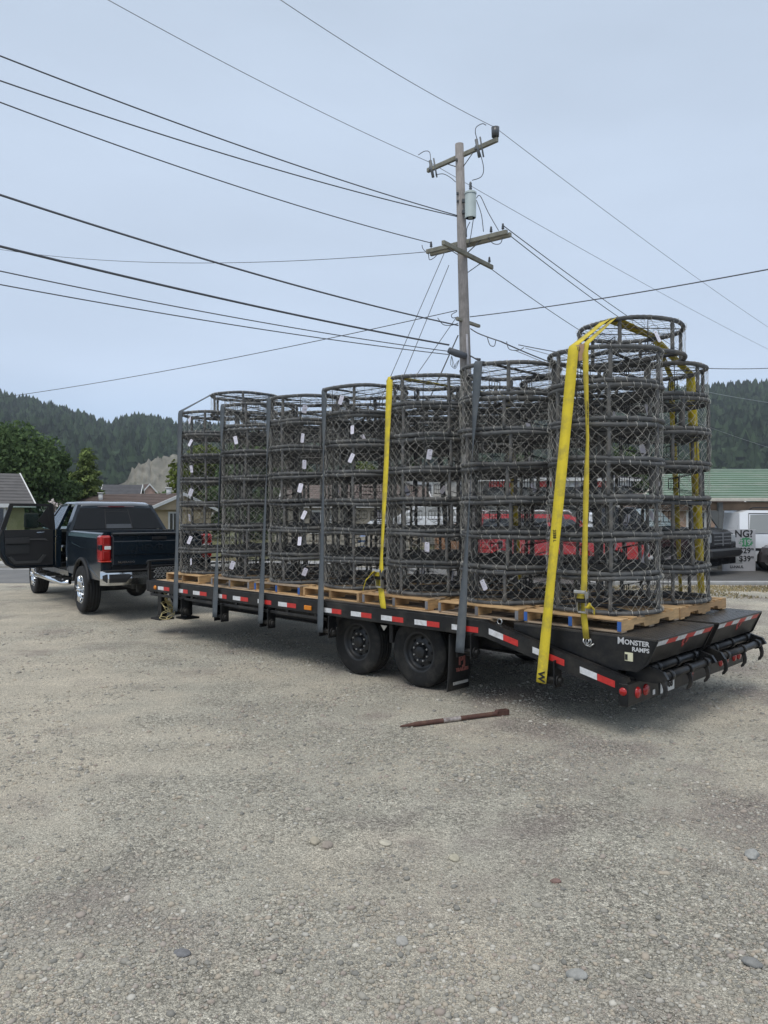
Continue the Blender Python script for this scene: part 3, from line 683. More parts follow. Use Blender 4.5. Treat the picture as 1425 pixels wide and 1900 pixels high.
tbox('flap_strip', 1.905, 1.900, -.02, .23, .125, .155, mat('flap_white', (.40, .40, .38), .6, 0, .3, 60), 0, flap).location = T(-.024, 0, 0)
# strap winches hanging below the rail
def winch(u, z, dv=0):
    b_ = MB(); v = -.125+dv
    b_.box(T(u+.065, v, z+.11), (.014, .11, .26), None, .003); b_.box(T(u-.115, v, z+.11), (.014, .13, .26), None, .003); b_.box(T(u-.025, v+.045, z+.11), (.18, .012, .24), None, .003)
    wn = b_.build('strap_winch', M_blk, trailer)
    b_ = MB(); b_.cyl(T(u+.10, v, z+.05), T(u-.165, v, z+.05), .026, n=14); b_.cyl(T(u-.124, v, z+.05), T(u-.138, v, z+.05), .050, n=16); b_.build('winch_drum', M_blk2, wn)

# ================================================================== PALLETS
def plank_box(m, c, d, j=0.0):
    b_ = MB(); b_.box(c, d, Matrix.Rotation(random.uniform(-j, j), 3, 'Z'), .0025); return b_
def add_pallet(u0, v0, wood, paint, label, W=1.016, jig=0.0):
    c = TWd(u0+W/2, v0+.6095, ZD); p = thing('pallet', label, 'pallet', c, TA+jig, 'wooden pallets under the crab pots')
    bz = .016
    for y in (-.553, 0, .553):
        m_ = random.choice(wood); plank_box(0, (0, y, bz/2), (W, .10, bz)).build('bottom_board', M_wood[m_], p)
    for x in (-W/2+.019, 0, W/2-.019):
        b_ = MB(); h0, h1 = bz+.0008, bz+.0885
        prof = [(-.6095, h0), (-.38, h0), (-.36, h0+.038), (-.17, h0+.038), (-.15, h0), (.15, h0), (.17, h0+.038), (.36, h0+.038), (.38, h0), (.6095, h0), (.6095, h1), (-.6095, h1)]
        b_.prism(prof, lambda a, z, t: Vector((t, a, z)), x-.019, x+.019); s_ = b_.build('stringer', M_str[random.randint(0, 1) if 1 in wood else 0], p)
        if paint:
            b_ = MB(); b_.box((x, -.6105, bz+.0445), (.0385, .004, .086)); b_.build('painted_end', paint, s_)
    wds = [.14, .09, .09, .14, .09, .09, .14]; gap = (1.219-sum(wds))/6; y = -.6095; tz = bz+.0895+.008
    for wd in wds:
        m_ = random.choice(wood); plank_box(0, (random.uniform(-.004, .004), y+wd/2, tz+random.uniform(0, .0015)), (W+random.uniform(-.006, .004), wd, .016), .006).build('top_board', M_wood[m_], p); y += wd+gap
    return p
random.seed(21)
U0 = [0, 1.085, 2.242, 3.312, 4.39, 5.466, 6.70]
names_near = ['under the rearmost near-side stack, its stringer ends painted blue', 'under the near-side stack crossed by the last grey strap, grey stringer ends',
              'with the yellow ratchet hanging over its edge, grey stringer ends', 'with the fourth grey strap across it, plain wood ends', 'with blue painted ends, third from the truck on the near side',
              'with grey ends, second from the truck on the near side', 'nearest the truck on the near side, plain wood ends']
for k, u in enumerate(U0):
    pt = {0: M_blue, 1: M_greyp, 2: M_greyp, 3: None, 4: M_blue, 5: M_greyp, 6: None}[k]
    wd = [[0, 0, 1, 2], [0, 1, 2], [0, 1, 2, 2], [0, 1, 2], [0, 1, 2], [0, 1, 2], [0, 0, 1]][k]
    Wp = 1.016 if k < 4 else (.96 if k < 5 else .92)
    add_pallet(u, 0.0, wd, pt, 'wooden pallet '+names_near[k], Wp, random.uniform(-.006, .006))
far_ord = ['at the tail of the trailer', 'second from the tail', 'third from the tail', 'in the middle of the far row', 'third from the truck', 'second from the truck', 'next to the truck']
for k, u in enumerate(U0):
    add_pallet(u+random.uniform(-.02, .02), 1.226, [0, 1], None, 'wooden pallet in the far row, '+far_ord[k], 1.016, random.uniform(-.006, .006))

# ================================================================== CRAB POTS
H = .3578; RR = .528; ZB = ZD+.1225
def ring_mesh(seed):
    g = random.Random(seed); b_ = MB(); n = 112; k_ = 7; rows = []
    for i in range(n):
        a = 6.28318*i/n; r0 = RR+.005*math.sin(2*a+seed*1.7)+.0045*math.sin(3*a+seed)+.0025*math.sin(7*a+seed*2); zz_ = .005*math.sin(2*a+seed)+.003*math.sin(5*a+seed)
        rad = .0225+(.0016 if i % 2 else -.0010)+g.uniform(-.0012, .0012)
        rows.append(b_.add([((r0+rad*math.cos(6.28318*q/k_))*math.cos(a), (r0+rad*math.cos(6.28318*q/k_))*math.sin(a), zz_+rad*math.sin(6.28318*q/k_)) for q in range(k_)]))
    for i in range(n):
        p, q_ = rows[i], rows[(i+1) % n]
        for q in range(k_): b_.face((p+q, q_+q, q_+(q+1) % k_, p+(q+1) % k_), 0, i % 2 == 0)
    return b_.mesh('ring', M_rub)
ring_me = [ring_mesh(s) for s in (1, 2, 3, 4, 5)]
def post_mesh(dark):
    b_ = MB(); L_ = 14; b_.tube([(RR+.001*math.sin(k), .002*math.cos(k*2), .03+(H-.06)*k/(L_-1)) for k in range(L_)], [.0205 if k % 2 else .0185 for k in range(L_)], 8); return b_.mesh('post', dark)
post_me = [post_mesh(M_rub), post_mesh(M_rub2)]
def side_net(seed):
    g = random.Random(seed); b_ = MB(); Nc = 32; K = 5; zb, zt = .044, H-.046; pos = {}
    bulge = .004
    for k in range(K+1):
        for i in range(Nc):
            a = 6.28318*(i+.5*(k % 2)+g.uniform(-.22, .22))/Nc; z = zb+(zt-zb)*k/K+(g.uniform(-.013, .013) if 0 < k < K else 0)
            r_ = RR+.010+bulge*math.sin(math.pi*k/K)*(1+1.5*math.sin(a*3+seed))+g.uniform(-.006, .006); pos[(k, i)] = Vector((r_*math.cos(a), r_*math.sin(a), z))
    for k in range(K):
        for i in range(Nc):
            for d in ((0, -1) if k % 2 == 0 else (0, 1)):
                if g.random() < .012: continue
                j = (i+d) % Nc; b_.tube([pos[(k, i)], pos[(k+1, j)]], .00125, 3, cap=False)
    for k, zc in ((0, .0225), (K, H-.0235)):                     # wire turns round the two rings
        for i in range(Nc):
            if g.random() < .18: continue
            p = pos[(k, i)]; a = math.atan2(p.y, p.x)
            b_.tube([((RR+.0262*math.cos(q))*math.cos(a+.004*q), (RR+.0262*math.cos(q))*math.sin(a+.004*q), zc+.0262*math.sin(q)) for q in [6.283*x/7 for x in range(7)]], .0022, 3, True)
    return b_.mesh('side_netting', M_wire, fix=False)
net_me = [side_net(s) for s in (1, 2, 3, 4, 5)]
def disc_net(seed, zc, dz, cell, m, nm):
    g = random.Random(seed); b_ = MB(); n = int(1.1/cell)+1; pos = {}
    def P_(i, j):
        if (i, j) not in pos:
            x = (i-n/2)*cell+.5*cell*(j % 2)+g.uniform(-.01, .01); y = (j-n)*cell*.5+g.uniform(-.01, .01); pos[(i, j)] = (x, y, zc+g.uniform(-dz, dz))
        return pos[(i, j)]
    for j in range(2*n+1):
        for i in range(n+1):
            for d in ((0, -1) if j % 2 == 0 else (0, 1)):
                p, q = P_(i, j), P_(i+d, j+1)
                if math.hypot(p[0], p[1]) < RR-.005 and math.hypot(q[0], q[1]) < RR-.005: b_.tube([p, q], .0018, 3, cap=False)
    return b_.mesh(nm, m, fix=False)
floor_me = [disc_net(s, .035, .010, .115, M_wire_d, 'floor_netting') for s in (4, 5)]
lid_me = [disc_net(s, H-.035, .008, .125, M_wire_d, 'lid_netting') for s in (6, 7)]
b_ = MB()
b_.cyl((-RR, 0, .026), (RR, 0, .026), .017, n=7); b_.cyl((0, -RR, .030), (0, RR, .030), .017, n=7); floorbar_me = b_.mesh('floor_bars', M_rub2)
b_ = MB()
for sg in (-1, 1): b_.tube([(sg*.10, -RR*.97, H-.028), (sg*.14, 0, H-.026), (sg*.10, RR*.97, H-.028)], .0055, 5)
lidbar_me = b_.mesh('lid_frame', M_rub2)
def tunnel_mesh():
    b_ = MB(); x0 = RR-.02; x1 = .20; hw = .11; z0, z1 = .13, .245
    fr = [(x1, -hw, z0), (x1, hw, z0), (x1, hw, z1), (x1, -hw, z1)]
    b_.tube(fr, .006, 4, True)
    for k in (1, 2, 3): b_.tube([(x1, -hw+2*hw*k/4, z0), (x1, -hw+2*hw*k/4, z1)], .0035, 4)
    b_.tube([(x1, -hw, (z0+z1)/2), (x1, hw, (z0+z1)/2)], .0035, 4)
    mo = [(x0*math.cos(a), x0*math.sin(a), z) for z in (.05, H-.05) for a in (-.33, -.16, 0, .16, .33)]
    for k in range(5):
        t = k/4; b_.tube([mo[k], (x1, -hw+2*hw*t, z0)], .0024, 3); b_.tube([mo[5+k], (x1, -hw+2*hw*t, z1)], .0024, 3)
    for s in (.3, .6):
        for (m0, zz_) in ((0, z0), (5, z1)):
            b_.tube([tuple(Vector(mo[m0+k]).lerp(Vector((x1, -hw+2*hw*k/4, zz_)), s)+Vector((0, 0, .008*(k % 2)))) for k in range(5)], .0024, 3)
    return b_.mesh('entry_tunnel', M_rod, fix=False)
tunnel_me = tunnel_mesh()
b_ = MB(); ra = RR+.022
b_.tube([(ra*math.cos(.052*math.cos(q)/RR+.115), ra*math.sin(.052*math.cos(q)/RR+.115), .205+.056*math.sin(q)) for q in [6.283*k/20 for k in range(20)]], .0026, 5, True); esc_me = b_.mesh('escape_ring', mat('escape_ring_steel', (.24, .24, .225), .5, .3, .25, 20))
b_ = MB(); b_.tube([(ra+.004, 0, H-.012), (ra+.006, 0, H-.03), (ra, .0, .19), (ra+.006, 0, .035), (ra-.01, 0, .02)], .0042, 5)
b_.tube([(ra-.004, .003, H-.03), (ra+.004, .012, H-.055), (ra+.004, .02, H-.03), (ra, .012, H-.012)], .0035, 4); hook_me = b_.mesh('lid_hook', M_wire_d)
def tag_mesh():
    b_ = MB(); w_, h_ = .034, .064; pl = []
    for (cx, cz, a0) in ((w_-.012, h_-.012, 0), (-w_+.012, h_-.012, 90), (-w_+.012, -h_+.012, 180), (w_-.012, -h_+.012, 270)):
        for q in (0, 45, 90): a = R(a0+q); pl.append((cx+.012*math.cos(a), cz+.012*math.sin(a)-h_))
    b_.prism(pl, lambda a, z, t: Vector((t, a, z)), 0, .003); b_.box((.0035, 0, -.018), (.001, .010, .010), None, 0, 1)
    b_.tube([(.0015, 0, -.01), (-.006, .002, .012), (-.012, 0, .02)], .0018, 4, m=1)
    for k, l_ in enumerate((.036, .044, .03)): b_.box((.0034, 0, -.05-.018*k), (.0008, l_, .003), None, 0, 2)
    return b_.mesh('name_tag', [M_tag, M_ink, mat('tag_print', (.42, .41, .47), .6)])
tag_me = tag_mesh()
def pot_parts(root, phi, kind, tagang, gr):
    """PHI: where the lid hook points (trailer axes)"""
    def ch(nm, me, z=0, a=0.0):
        o = link(nm, me, root, (0, 0, z), (0, 0, a)); return o
    rb, rt = gr.randrange(5), gr.randrange(5)
    for me_, z_ in ((ring_me[rb], .0225), (ring_me[rt], H-.0235)): ch('ring', me_, z_, gr.uniform(0, 6)).scale = (1+gr.uniform(-.012, .008), 1+gr.uniform(-.012, .008), 1)
    for k in range(6): ch('post', post_me[0], 0, phi+.55+k*1.0472+gr.uniform(-.02, .02))
    ch('side_netting', net_me[gr.randrange(5)], 0, gr.uniform(0, 6.28)); ch('floor_netting', floor_me[gr.randrange(2)], 0, gr.uniform(0, 6)); ch('lid_netting', lid_me[gr.randrange(2)], 0, gr.uniform(0, 6))
    ch('floor_bars', floorbar_me, 0, phi+.9); ch('lid_frame', lidbar_me, 0, phi)
    ch('escape_ring', esc_me, 0, phi+gr.uniform(-.02, .02)); ch('lid_hook', hook_me, 0, phi)
    ch('entry_tunnel', tunnel_me, 0, phi+1.62); ch('entry_tunnel', tunnel_me, 0, phi+1.62+math.pi)
    for ta in tagang:
        o = link('name_tag', tag_me, root, ((RR+.030)*math.cos(phi+ta), (RR+.030)*math.sin(phi+ta), gr.uniform(.19, .26))); o.rotation_euler = (gr.choice((-.5, -.35, -.3, -.1, .25, .45))+gr.uniform(-.15, .15), gr.uniform(-.3, .35), phi+ta+gr.uniform(-.5, .5)); o.scale = (1, gr.uniform(.7, .92), gr.uniform(.8, .98))
ORD = ['bottom', 'second from the bottom', 'third from the bottom', 'fourth, in the middle', 'third from the top', 'second from the top', 'topmost']
UC = [.497, 1.605, 2.715, 3.821, 4.942, 6.069, 7.23]
NEAR = ['rearmost near-side stack, above the ramps', 'near-side stack second from the tail', 'near-side stack third from the tail', 'middle near-side stack', 'near-side stack third from the truck', 'near-side stack second from the truck', 'near-side stack next to the truck']
FAR = [s.replace('near-side', 'far-side') for s in NEAR]
HOOK = [-27, -35, -10, -47, -13, -50, -47]
gr = random.Random(77)
def add_pot(u, v, z, phi, tags, label):
    p = thing('crab_pot', label, 'crab pot', TWd(u, v, z), TA, 'round crab pots stacked on the trailer'); p.rotation_euler = (gr.uniform(-.012, .012), gr.uniform(-.012, .012), TA); pot_parts(p, phi, 0, tags, gr); return p
for side in (0, 1):
    for c in range(7):
        v0 = .63 if side == 0 else 1.80
        cw = TWd(UC[c], v0, 2); facing = math.atan2(-cw.y, -cw.x)-TA
        for lv in range(7):
            phi = facing+R(HOOK[c]) if side == 0 else gr.uniform(0, 6.28)
            phi += gr.uniform(-.05, .05)
            tg = []
            if side == 0:
                if c == 4: tg = [.09+gr.uniform(-.02, .03)]
                elif c == 6: tg = [.12+gr.uniform(-.03, .03)] if lv > 0 or True else []
                elif c == 1: tg = [.10] if lv == 0 else []
                elif c == 2: tg = [.12] if lv in (1, 4) else []
                elif c == 3: tg = [.55] if lv in (4, 5) else ([.3] if lv == 6 else [])
                elif c == 5: tg = [.2] if lv in (0, 5) else []
                elif c == 0: tg = [2.5+gr.uniform(-.4, .4)]
                tg = tg+([gr.uniform(2.3, 4.0)] if gr.random() < .2 else [])
            else: tg = [gr.uniform(0, 6.28)] if gr.random() < .5 else []
            wob = .016 if lv else .0
            add_pot(UC[c]+gr.uniform(-wob, wob), v0+gr.uniform(-wob, wob), ZB+lv*H, phi, tg, ('crab pot, '+ORD[lv]+' of the '+(NEAR if side == 0 else FAR)[c]))
cw = TWd(UC[0], 1.2, 2); fc = math.atan2(-cw.y, -cw.x)-TA
p8 = add_pot(UC[0]+.02, 1.22, ZB+7*H, fc+.30, [.12], 'single crab pot bridging the tops of the two rearmost stacks, under the yellow straps')
add_pot(UC[6]+.02, 1.22, ZB+7*H, fc-.1, [], 'single crab pot bridging the tops of the two stacks next to the truck')

# ================================================================== STRAPS
def ribbon(b_, pts, width, twist=None, th=.004, m=0, wl=None):
    """webbing: pts in trailer (u,v,z); width lies along u unless twisted (radians per point)"""
    q = [T(*p) for p in pts]; L_ = len(q); rows = []
    for k in range(L_):
        f_ = k/max(1, L_-1); q[k] = q[k]+Vector((.006*math.sin(f_*9+L_)*math.sin(math.pi*f_), 0, 0)) if L_ > 25 else q[k]
        t = (q[min(k+1, L_-1)]-q[max(k-1, 0)]).normalized(); ux = Vector((1, 0, 0)); w_ = (ux-t*ux.dot(t)).normalized(); n_2 = t.cross(w_)
        a = (twist[k] if twist else 0)+(.13*math.sin(f_*17+L_*.7)+.07*math.sin(f_*41) if L_ > 25 else 0); ww = w_*math.cos(a)+n_2*math.sin(a); nn = t.cross(ww)
        hw = (wl[k] if wl else width)/2
        rows.append(b_.add([q[k]-ww*hw-nn*th/2, q[k]+ww*hw-nn*th/2, q[k]+ww*hw+nn*th/2, q[k]-ww*hw+nn*th/2]))
    for k in range(L_-1):
        for c in range(4): b_.face((rows[k]+c, rows[k]+(c+1) % 4, rows[k+1]+(c+1) % 4, rows[k+1]+c), m, True)
    b_.face([rows[0]+c for c in (3, 2, 1, 0)], m); b_.face([rows[-1]+c for c in range(4)], m)
def lerp_path(keys, n=24):
    """keys: list of (u,v,z,twist); subdivided linearly"""
    out = []; tw = []
    for a, c in zip(keys[:-1], keys[1:]):
        for k in range(n):
            f = k/n; out.append(tuple(a[i]+(c[i]-a[i])*f for i in range(3))); f2 = f*f*(3-2*f); tw.append(a[3]+(c[3]-a[3])*f2)
    out.append(keys[-1][:3]); tw.append(keys[-1][3]); return out, tw
ZT = ZB+7*H+.004
def top_v(c, u, side=0, extra=.026):
    """outermost v of the stack's ring at this u"""
    du = u-UC[c]; s = math.sqrt(max(0, (RR+extra)**2-du*du)); return (.63-s) if side == 0 else (1.80+s)
def strap(idx, ub, zb, ut, col, c, m, width, label, tw_mid, bridge=None, fvar=0.0, wlip=None, vb=-.215, cat='strap', ftw=0.0):
    vt = top_v(c, ut); vf = top_v(c, ut+fvar, 1)
    keys = [(ub, vb, zb, 0)]
    if tw_mid: keys += [(ub+(ut-ub)*.58, vb+(vt-vb)*.58, zb+(ZT-zb)*.58, tw_mid)]
    keys += [(ut, vt-.006, ZT-.03, 0 if not (tw_mid and abs(tw_mid) > 2) else tw_mid), (ut, vt+.01, ZT+.004, 0)]
    if bridge:
        zb2 = ZT+H
        keys += [(bridge[0], bridge[1], zb2+.002, 0), (bridge[0], bridge[2], zb2+.002, 0)]
    keys += [(ut+fvar, vf-.01, ZT+.004, 0), (ut+fvar, vf+.008, ZT-.03, 0), (ut+fvar, 2.66, .80, ftw)]
    # sharp turns kept: resample each leg
    pts = []; tws = []
    for a, c2 in zip(keys[:-1], keys[1:]):
        n = max(2, int(20*math.dist(a[:3], c2[:3])/1.5)); p_, t_ = lerp_path([a, c2], n); pts += p_[:-1]; tws += t_[:-1]
    pts.append(keys[-1][:3]); tws.append(0)
    b_ = MB(); ribbon(b_, pts, width, tws, .0045)
    o = b_.build('cargo_strap', m, None, TO, (0, 0, TA)); tag(o, label, 'strap', 'straps tying down the crab pots'); return o
GS = [
 (1, u_of(329, -.18), .46, u_of(347, .2), 6, 'grey tie-down strap nearest the truck, rising to the single front top pot', 0, (UC[6]+.33, .80, 1.62)),
 (2, u_of(402, -.18), .47, u_of(425, .2), 5, 'twisted grey tie-down strap, second from the truck', -.85, None),
 (3, u_of(487, -.18), .49, u_of(507, .2), 4, 'grey tie-down strap between the two twisted ones near the truck, third from it', -.55, None),
 (4, u_of(598, -.18), .50, u_of(610, .2), 3, 'grey tie-down strap just ahead of the trailer wheels, narrowed by a twist', -.6, None),
 (6, u_of(857, -.18), .525, u_of(893, .12), 1, 'grey tie-down strap by the mud flap, twisted nearly edge-on', -.82, None)]
for (i, ub, zb, ut, c, lab, twm, br) in GS:
    winch(ub, zb-.04); s_ = strap(i, ub, zb, ut, 0, c, M_grey, .100, lab, twm, br)
# wide yellow winch strap over the rear stacks
ub = u_of(1008, -.18); ut = u_of(1068, .12)
winch(ub, .345); s7 = strap(7, ub, .365, ut, 0, 0, M_yel, .105, 'wide yellow strap with a black W at its lower end, rear stack', 0, (.52, .715, 1.74), u_of(1284, 2.37)-ut, ftw=.35)
b_ = MB()
text_obj('W', .095, 'lettering', M_ink, s7, T(ub+.001, -.2160, .425), (0, 0, -1), (1, 0, 0), bold=.003)
for (f, s) in ((.42, 'WORKLOAD'),):
    z = .365+(ZT-.365)*f; v = -.215+(top_v(0, ut)+.215)*f; u = ub+(ut-ub)*f
    text_obj('3335 LBS', .042, 'lettering', M_ink, s7, T(u, v-.0045, z+.02), Vector((0, .08, -1)), (1, 0, 0), bold=.001)
# ratchet buckle
def ratchet(parent, u, v, z, m_web, tail):
    b_ = MB()
    for s in (-1, 1):
        b_.prism([(v-.010, z-.11), (v-.045, z-.08), (v-.05, z+.03), (v-.02, z+.10), (v+.004, z+.11), (v-.004, z-.10)], lambda a, c, t: T(t, a, c), u+s*.040-.003, u+s*.040+.003)
        b_.prism([(v-.030, z-.06), (v-.075, z+.06), (v-.085, z+.10), (v-.065, z+.12), (v-.02, z+.0)], lambda a, c, t: T(t, a, c), u+s*.052-.0025, u+s*.052+.0025)
    b_.box(T(u, v-.079, z+.10), (.115, .024, .03), None, .006); b_.box(T(u, v-.03, z-.085), (.085, .02, .02), None, .004)
    r_ = b_.build('ratchet', M_zinc, parent)
    b_ = MB(); b_.cyl(T(u-.06, v-.035, z+.02), T(u+.06, v-.035, z+.02), .022, n=12); b_.build('ratchet_spool', M_blk2, r_)
    b_ = MB(); pts = [(u, v-.04+.026*math.cos(q), z+.04+.04*math.sin(q)) for q in [R(x) for x in range(-60, 200, 20)]]; ribbon(b_, pts, .07, None, .005); b_.build('wound_webbing', m_web, r_)
    b_ = MB()
    if tail > 0: pts = [(u+.02, v-.06, z+.10), (u+.06, v-.10, z+.06), (u+.13, v-.11, z-.01), (u+.19, v-.09, z-.10), (u+.20, v-.085, z-.13)]
    else: pts = [(u-.03, v-.03, z-.02), (u-.09, v-.05, z-.02), (u-.13, v-.05, z-.05), (u-.12, v-.04, z-.09)]
    p_ = []; 
    for a, c in zip(pts[:-1], pts[1:]):
        for k in range(4): p_.append(tuple(a[i]+(c[i]-a[i])*k/4 for i in range(3)))
    ribbon(b_, p_+[pts[-1]], .06, [.9]*(len(p_)+1), .005); b_.build('loose_end', m_web, r_)
    return r_
u5 = u_of(709, -.15); ut5 = u_of(724, .12); vt = top_v(2, ut5); uR = u_of(707, -.10); zR = px_z(1075, TWd(uR, -.10, 1).y)
def plain_strap(keys, width, m, label, ws=None):
    pts = []; tws = []
    for a, c2 in zip(keys[:-1], keys[1:]):
        n = max(2, int(20*math.dist(a[:3], c2[:3])/1.5)); p_, t_ = lerp_path([a, c2], n); pts += p_[:-1]; tws += t_[:-1]
    pts.append(keys[-1][:3]); tws.append(keys[-1][3]); b_ = MB(); ribbon(b_, pts, width, tws, .0045)
    return tag(b_.build('cargo_strap', m, None, TO, (0, 0, TA)), label, 'strap', 'straps tying down the crab pots')
vf = top_v(2, ut5, 1)
s5 = plain_strap([(u5, -.125, .845, 0), (u5, -.135, .90, 0), (uR, -.10, zR-.12, 0), (uR, -.10, zR+.02, 0), (uR+.005, -.085, zR+.25, -.3), (u5+(ut5-u5)*.6, .0, zR+(ZT-zR)*.55, -.3), (ut5, vt-.006, ZT-.05, .1), (ut5, vt+.01, ZT+.004, 0), (ut5-.1, vf-.01, ZT+.004, 0), (ut5-.1, vf+.01, ZT-.03, 0), (ut5-.1, 2.64, .86, 0)], .085, M_yel,
                 'yellow ratchet strap with loose tail, above the front trailer wheel')
ratchet(s5, uR, -.10, zR, M_yel, 1)
u8 = u_of(1089, -.06); uR8 = u_of(1083, -.09); zR8 = px_z(1118, TWd(uR8, -.09, 1).y); ut8 = u_of(1088, .1); vt = top_v(0, ut8); UF8 = u_of(1246, 2.37); vf = top_v(0, UF8, 1)
s8 = plain_strap([(u8, -.068, .80, 0), (uR8, -.085, zR8-.12, 0), (uR8, -.085, zR8+.05, 0), (uR8+.01, -.03, zR8+.9, -.2), (uR8+.02, .02, 2.62, -.80), (ut8, vt-.006, ZT-.05, -.2), (ut8, vt+.01, ZT+.004, 0), (.44, .715, ZT+H+.003, 0), (.50, 1.74, ZT+H+.003, 0), (UF8, vf-.01, ZT+.004, 0), (UF8, vf+.01, ZT-.03, 0), (UF8, 2.64, .86, .4)], .064, M_yel2,
                 'narrow yellow ratchet strap hooked to the ramp side at the rear stack')
ratchet(s8, uR8, -.085, zR8, M_yel2, -1)
b_ = MB(); b_.tube([T(u8-.028, -.07, .80), T(u8-.028, -.075, .775), T(u8, -.078, .745), T(u8-.04, -.075, .735), T(u8-.075, -.07, .765)], .007, 6); b_.tube([T(u8+.028, -.07, .80), T(u8+.028, -.075, .775), T(u8, -.078, .745)], .007, 6); b_.build('hook', M_zinc, s8)
text_obj('WLL 1000 KG', .036, 'lettering', M_ink, s8, T(uR8+.018, .012, 2.85), Vector((0, .06, -1)), Vector((.35, -.9, 0)), bold=.001)
# cardboard edge guard under the narrow yellow strap
b_ = MB(); b_.box(T(ut8+.055, vt-.004, ZT-.075), (.085, .006, .15), None, .002); b_.box(T(ut8+.055, vt+.05, ZT+.003), (.085, .10, .006), None, .002)
tag(b_.build('edge_guard', mat('cardboard', (.38, .24, .15), .8), None, TO, (0, 0, TA)), 'piece of brown cardboard padding under the yellow straps on the rear stack', 'cardboard')

# ================================================================== steel bar lying on the gravel
def g_at(px, py): 
    d = 1.955*1433.5/(py-948.3); return Vector((px_x(px, d), d, 0))
A_, B_ = g_at(743, 1353), g_at(942, 1327); dv = (B_-A_); Lb = dv.length; ang = math.atan2(dv.y, dv.x)
bar = thing('steel_bar', 'rusty steel winch bar with a slotted end, lying on the gravel by the wheels', 'bar', (A_.x, A_.y, lot_z(A_.x, A_.y)), ang)
M_rust = mat('rusty_steel', (.105, .052, .042), .72, .25, .25, 20, .3, 90, dirt=(.16, .09, .06), dscale=14)
b_ = MB(); b_.tube([(0, 0, .022), (Lb*.06, 0, .023), (Lb*.115, 0, .024), (Lb*.13, 0, .024), (Lb*.5, 0, .025), (Lb*.87, 0, .026), (Lb*.885, 0, .027)], [.008, .013, .019, .022, .0215, .0225, .027], 12); b_.build('shaft', M_rust, bar)
b_ = MB(); hw_ = .036
for s in (-1, 1): b_.box((Lb*.945, s*.021, .032), (Lb*.115, .012, .052), None, .006)
b_.box((Lb*.995, 0, .032), (.016, .054, .052), None, .006); b_.box((Lb*.895, 0, .032), (.03, .054, .052), None, .008); b_.build('slotted_end', M_rust, bar)
b_ = MB(); b_.tube([(Lb*.38, 0, .0255), (Lb*.47, .0, .0257), (Lb*.54, 0, .0258)], [.0222, .0224, .0222], 12, cap=False); b_.build('worn_patch', mat('worn_steel', (.42, .38, .36), .5, .4, .35, 30, .2, 60, dirt=(.14, .08, .06), dscale=25), bar)

# ================================================================== PICKUP TRUCK
TRK = thing('pickup_truck', 'dark crew cab pickup hitched to the trailer, its rear door swung wide open', 'pickup truck', (-4.67, 14.56, .117), R(125.5))
M_paint = mat('dark_paint', (.007, .014, .022), .16, .0, .06, 3, 0, 60, coat=.25, spec=.38)
M_plas = mat('black_plastic', (.012, .012, .013), .6, 0, .15, 20, .1, 80)
M_trim = mat('door_trim', (.010, .010, .011), .62, 0, .15, 20, .1, 120)
M_dglass = mat('tinted_glass', (.005, .007, .009), .05, 0, .02, 2, 0, 60, spec=.28)
M_glass = glass_mat('clear_glass', (.62, .70, .66))
M_seat = mat('seat_cloth', (.016, .016, .017), .85, 0, .15, 20)
def pb(z): return np.interp(z, [.45, .62, .9, 1.30, 1.46, 1.96], [.955, .975, .99, .99, .965, .735])
def arch(ca, r, z0, n=12, zc=.43):
    a0 = math.asin((z0-zc)/r) if abs(z0-zc) < r else 0
    return [(ca+r*math.cos(q), zc+r*math.sin(q)) for q in [math.pi-a0-(math.pi-2*a0)*k/n for k in range(n+1)]]
def pside(name, poly, side, th=.03, m=None, parent=None, off=0.0):
    b_ = MB(); b_.prism(poly, lambda a, z, t: Vector((a, side*(pb(z)+off-t), z)), 0, th); return b_.build(name, m or M_paint, parent or TRK)
def lbox(name, a0, a1, b0, b1, z0, z1, m, bev=.01, parent=None, rot=None):
    b_ = MB(); b_.box(((a0+a1)/2, (b0+b1)/2, (z0+z1)/2), (abs(a1-a0), abs(b1-b0), abs(z1-z0)), rot, bev); return b_.build(name, m, parent or TRK)
# bed
bed = None
for s in (1, -1):
    poly = [(-1.20, .66)]+arch(0, .52, .66)+[(1.015, .66), (1.015, 1.30), (-1.20, 1.30)]
    o = pside('bed_side', poly, s)
    b_ = MB(); b_.prism([(.99, 1.298), (.985, 1.37), (.962, 1.445), (.935, 1.468), (.88, 1.470), (.88, 1.298)], lambda b__, z, t: Vector((t, s*b__, z)), -1.20, 1.015); b_.build('bed_rail', M_paint, o)
    b_ = MB(); b_.prism([(-1.0, 1.18), (.1, 1.165), (.72, 1.235), (.72, 1.245), (.1, 1.18), (-1.0, 1.195)], lambda a, z, t: Vector((a, s*(.989+t), z)), 0, .010); b_.build('body_crease', M_paint, o)
    b_ = MB(); aa = arch(0, .545, .56, 16); b_.tube([(a, s*.992, z) for a, z in aa], .032, 6); b_.build('arch_moulding', M_plas, o)
lbox('bed_floor', -1.17, 1.0, -.87, .87, .86, .90, M_plas); lbox('bed_wall', .985, 1.01, -.88, .88, .90, 1.44, M_paint)
for s in (1, -1): lbox('wheel_well', -.46, .46, s*.60, s*.90, .60, 1.02, M_plas, .05)
tg_ = lbox('tailgate', -1.245, -1.165, -.795, .795, .90, 1.425, M_paint, .018)
b_ = MB(); b_.prism([(-1.285, 1.455), (-1.27, 1.472), (-1.16, 1.468), (-1.16, 1.42), (-1.25, 1.42)], lambda a, z, t: Vector((a, t, z)), -.80, .80); b_.build('spoiler_lip', mat('lit_lip_paint', (.03, .035, .04), .3, 0, .05, 3, coat=.5), tg_)  # lip colour raised above the body paint, a painted highlight
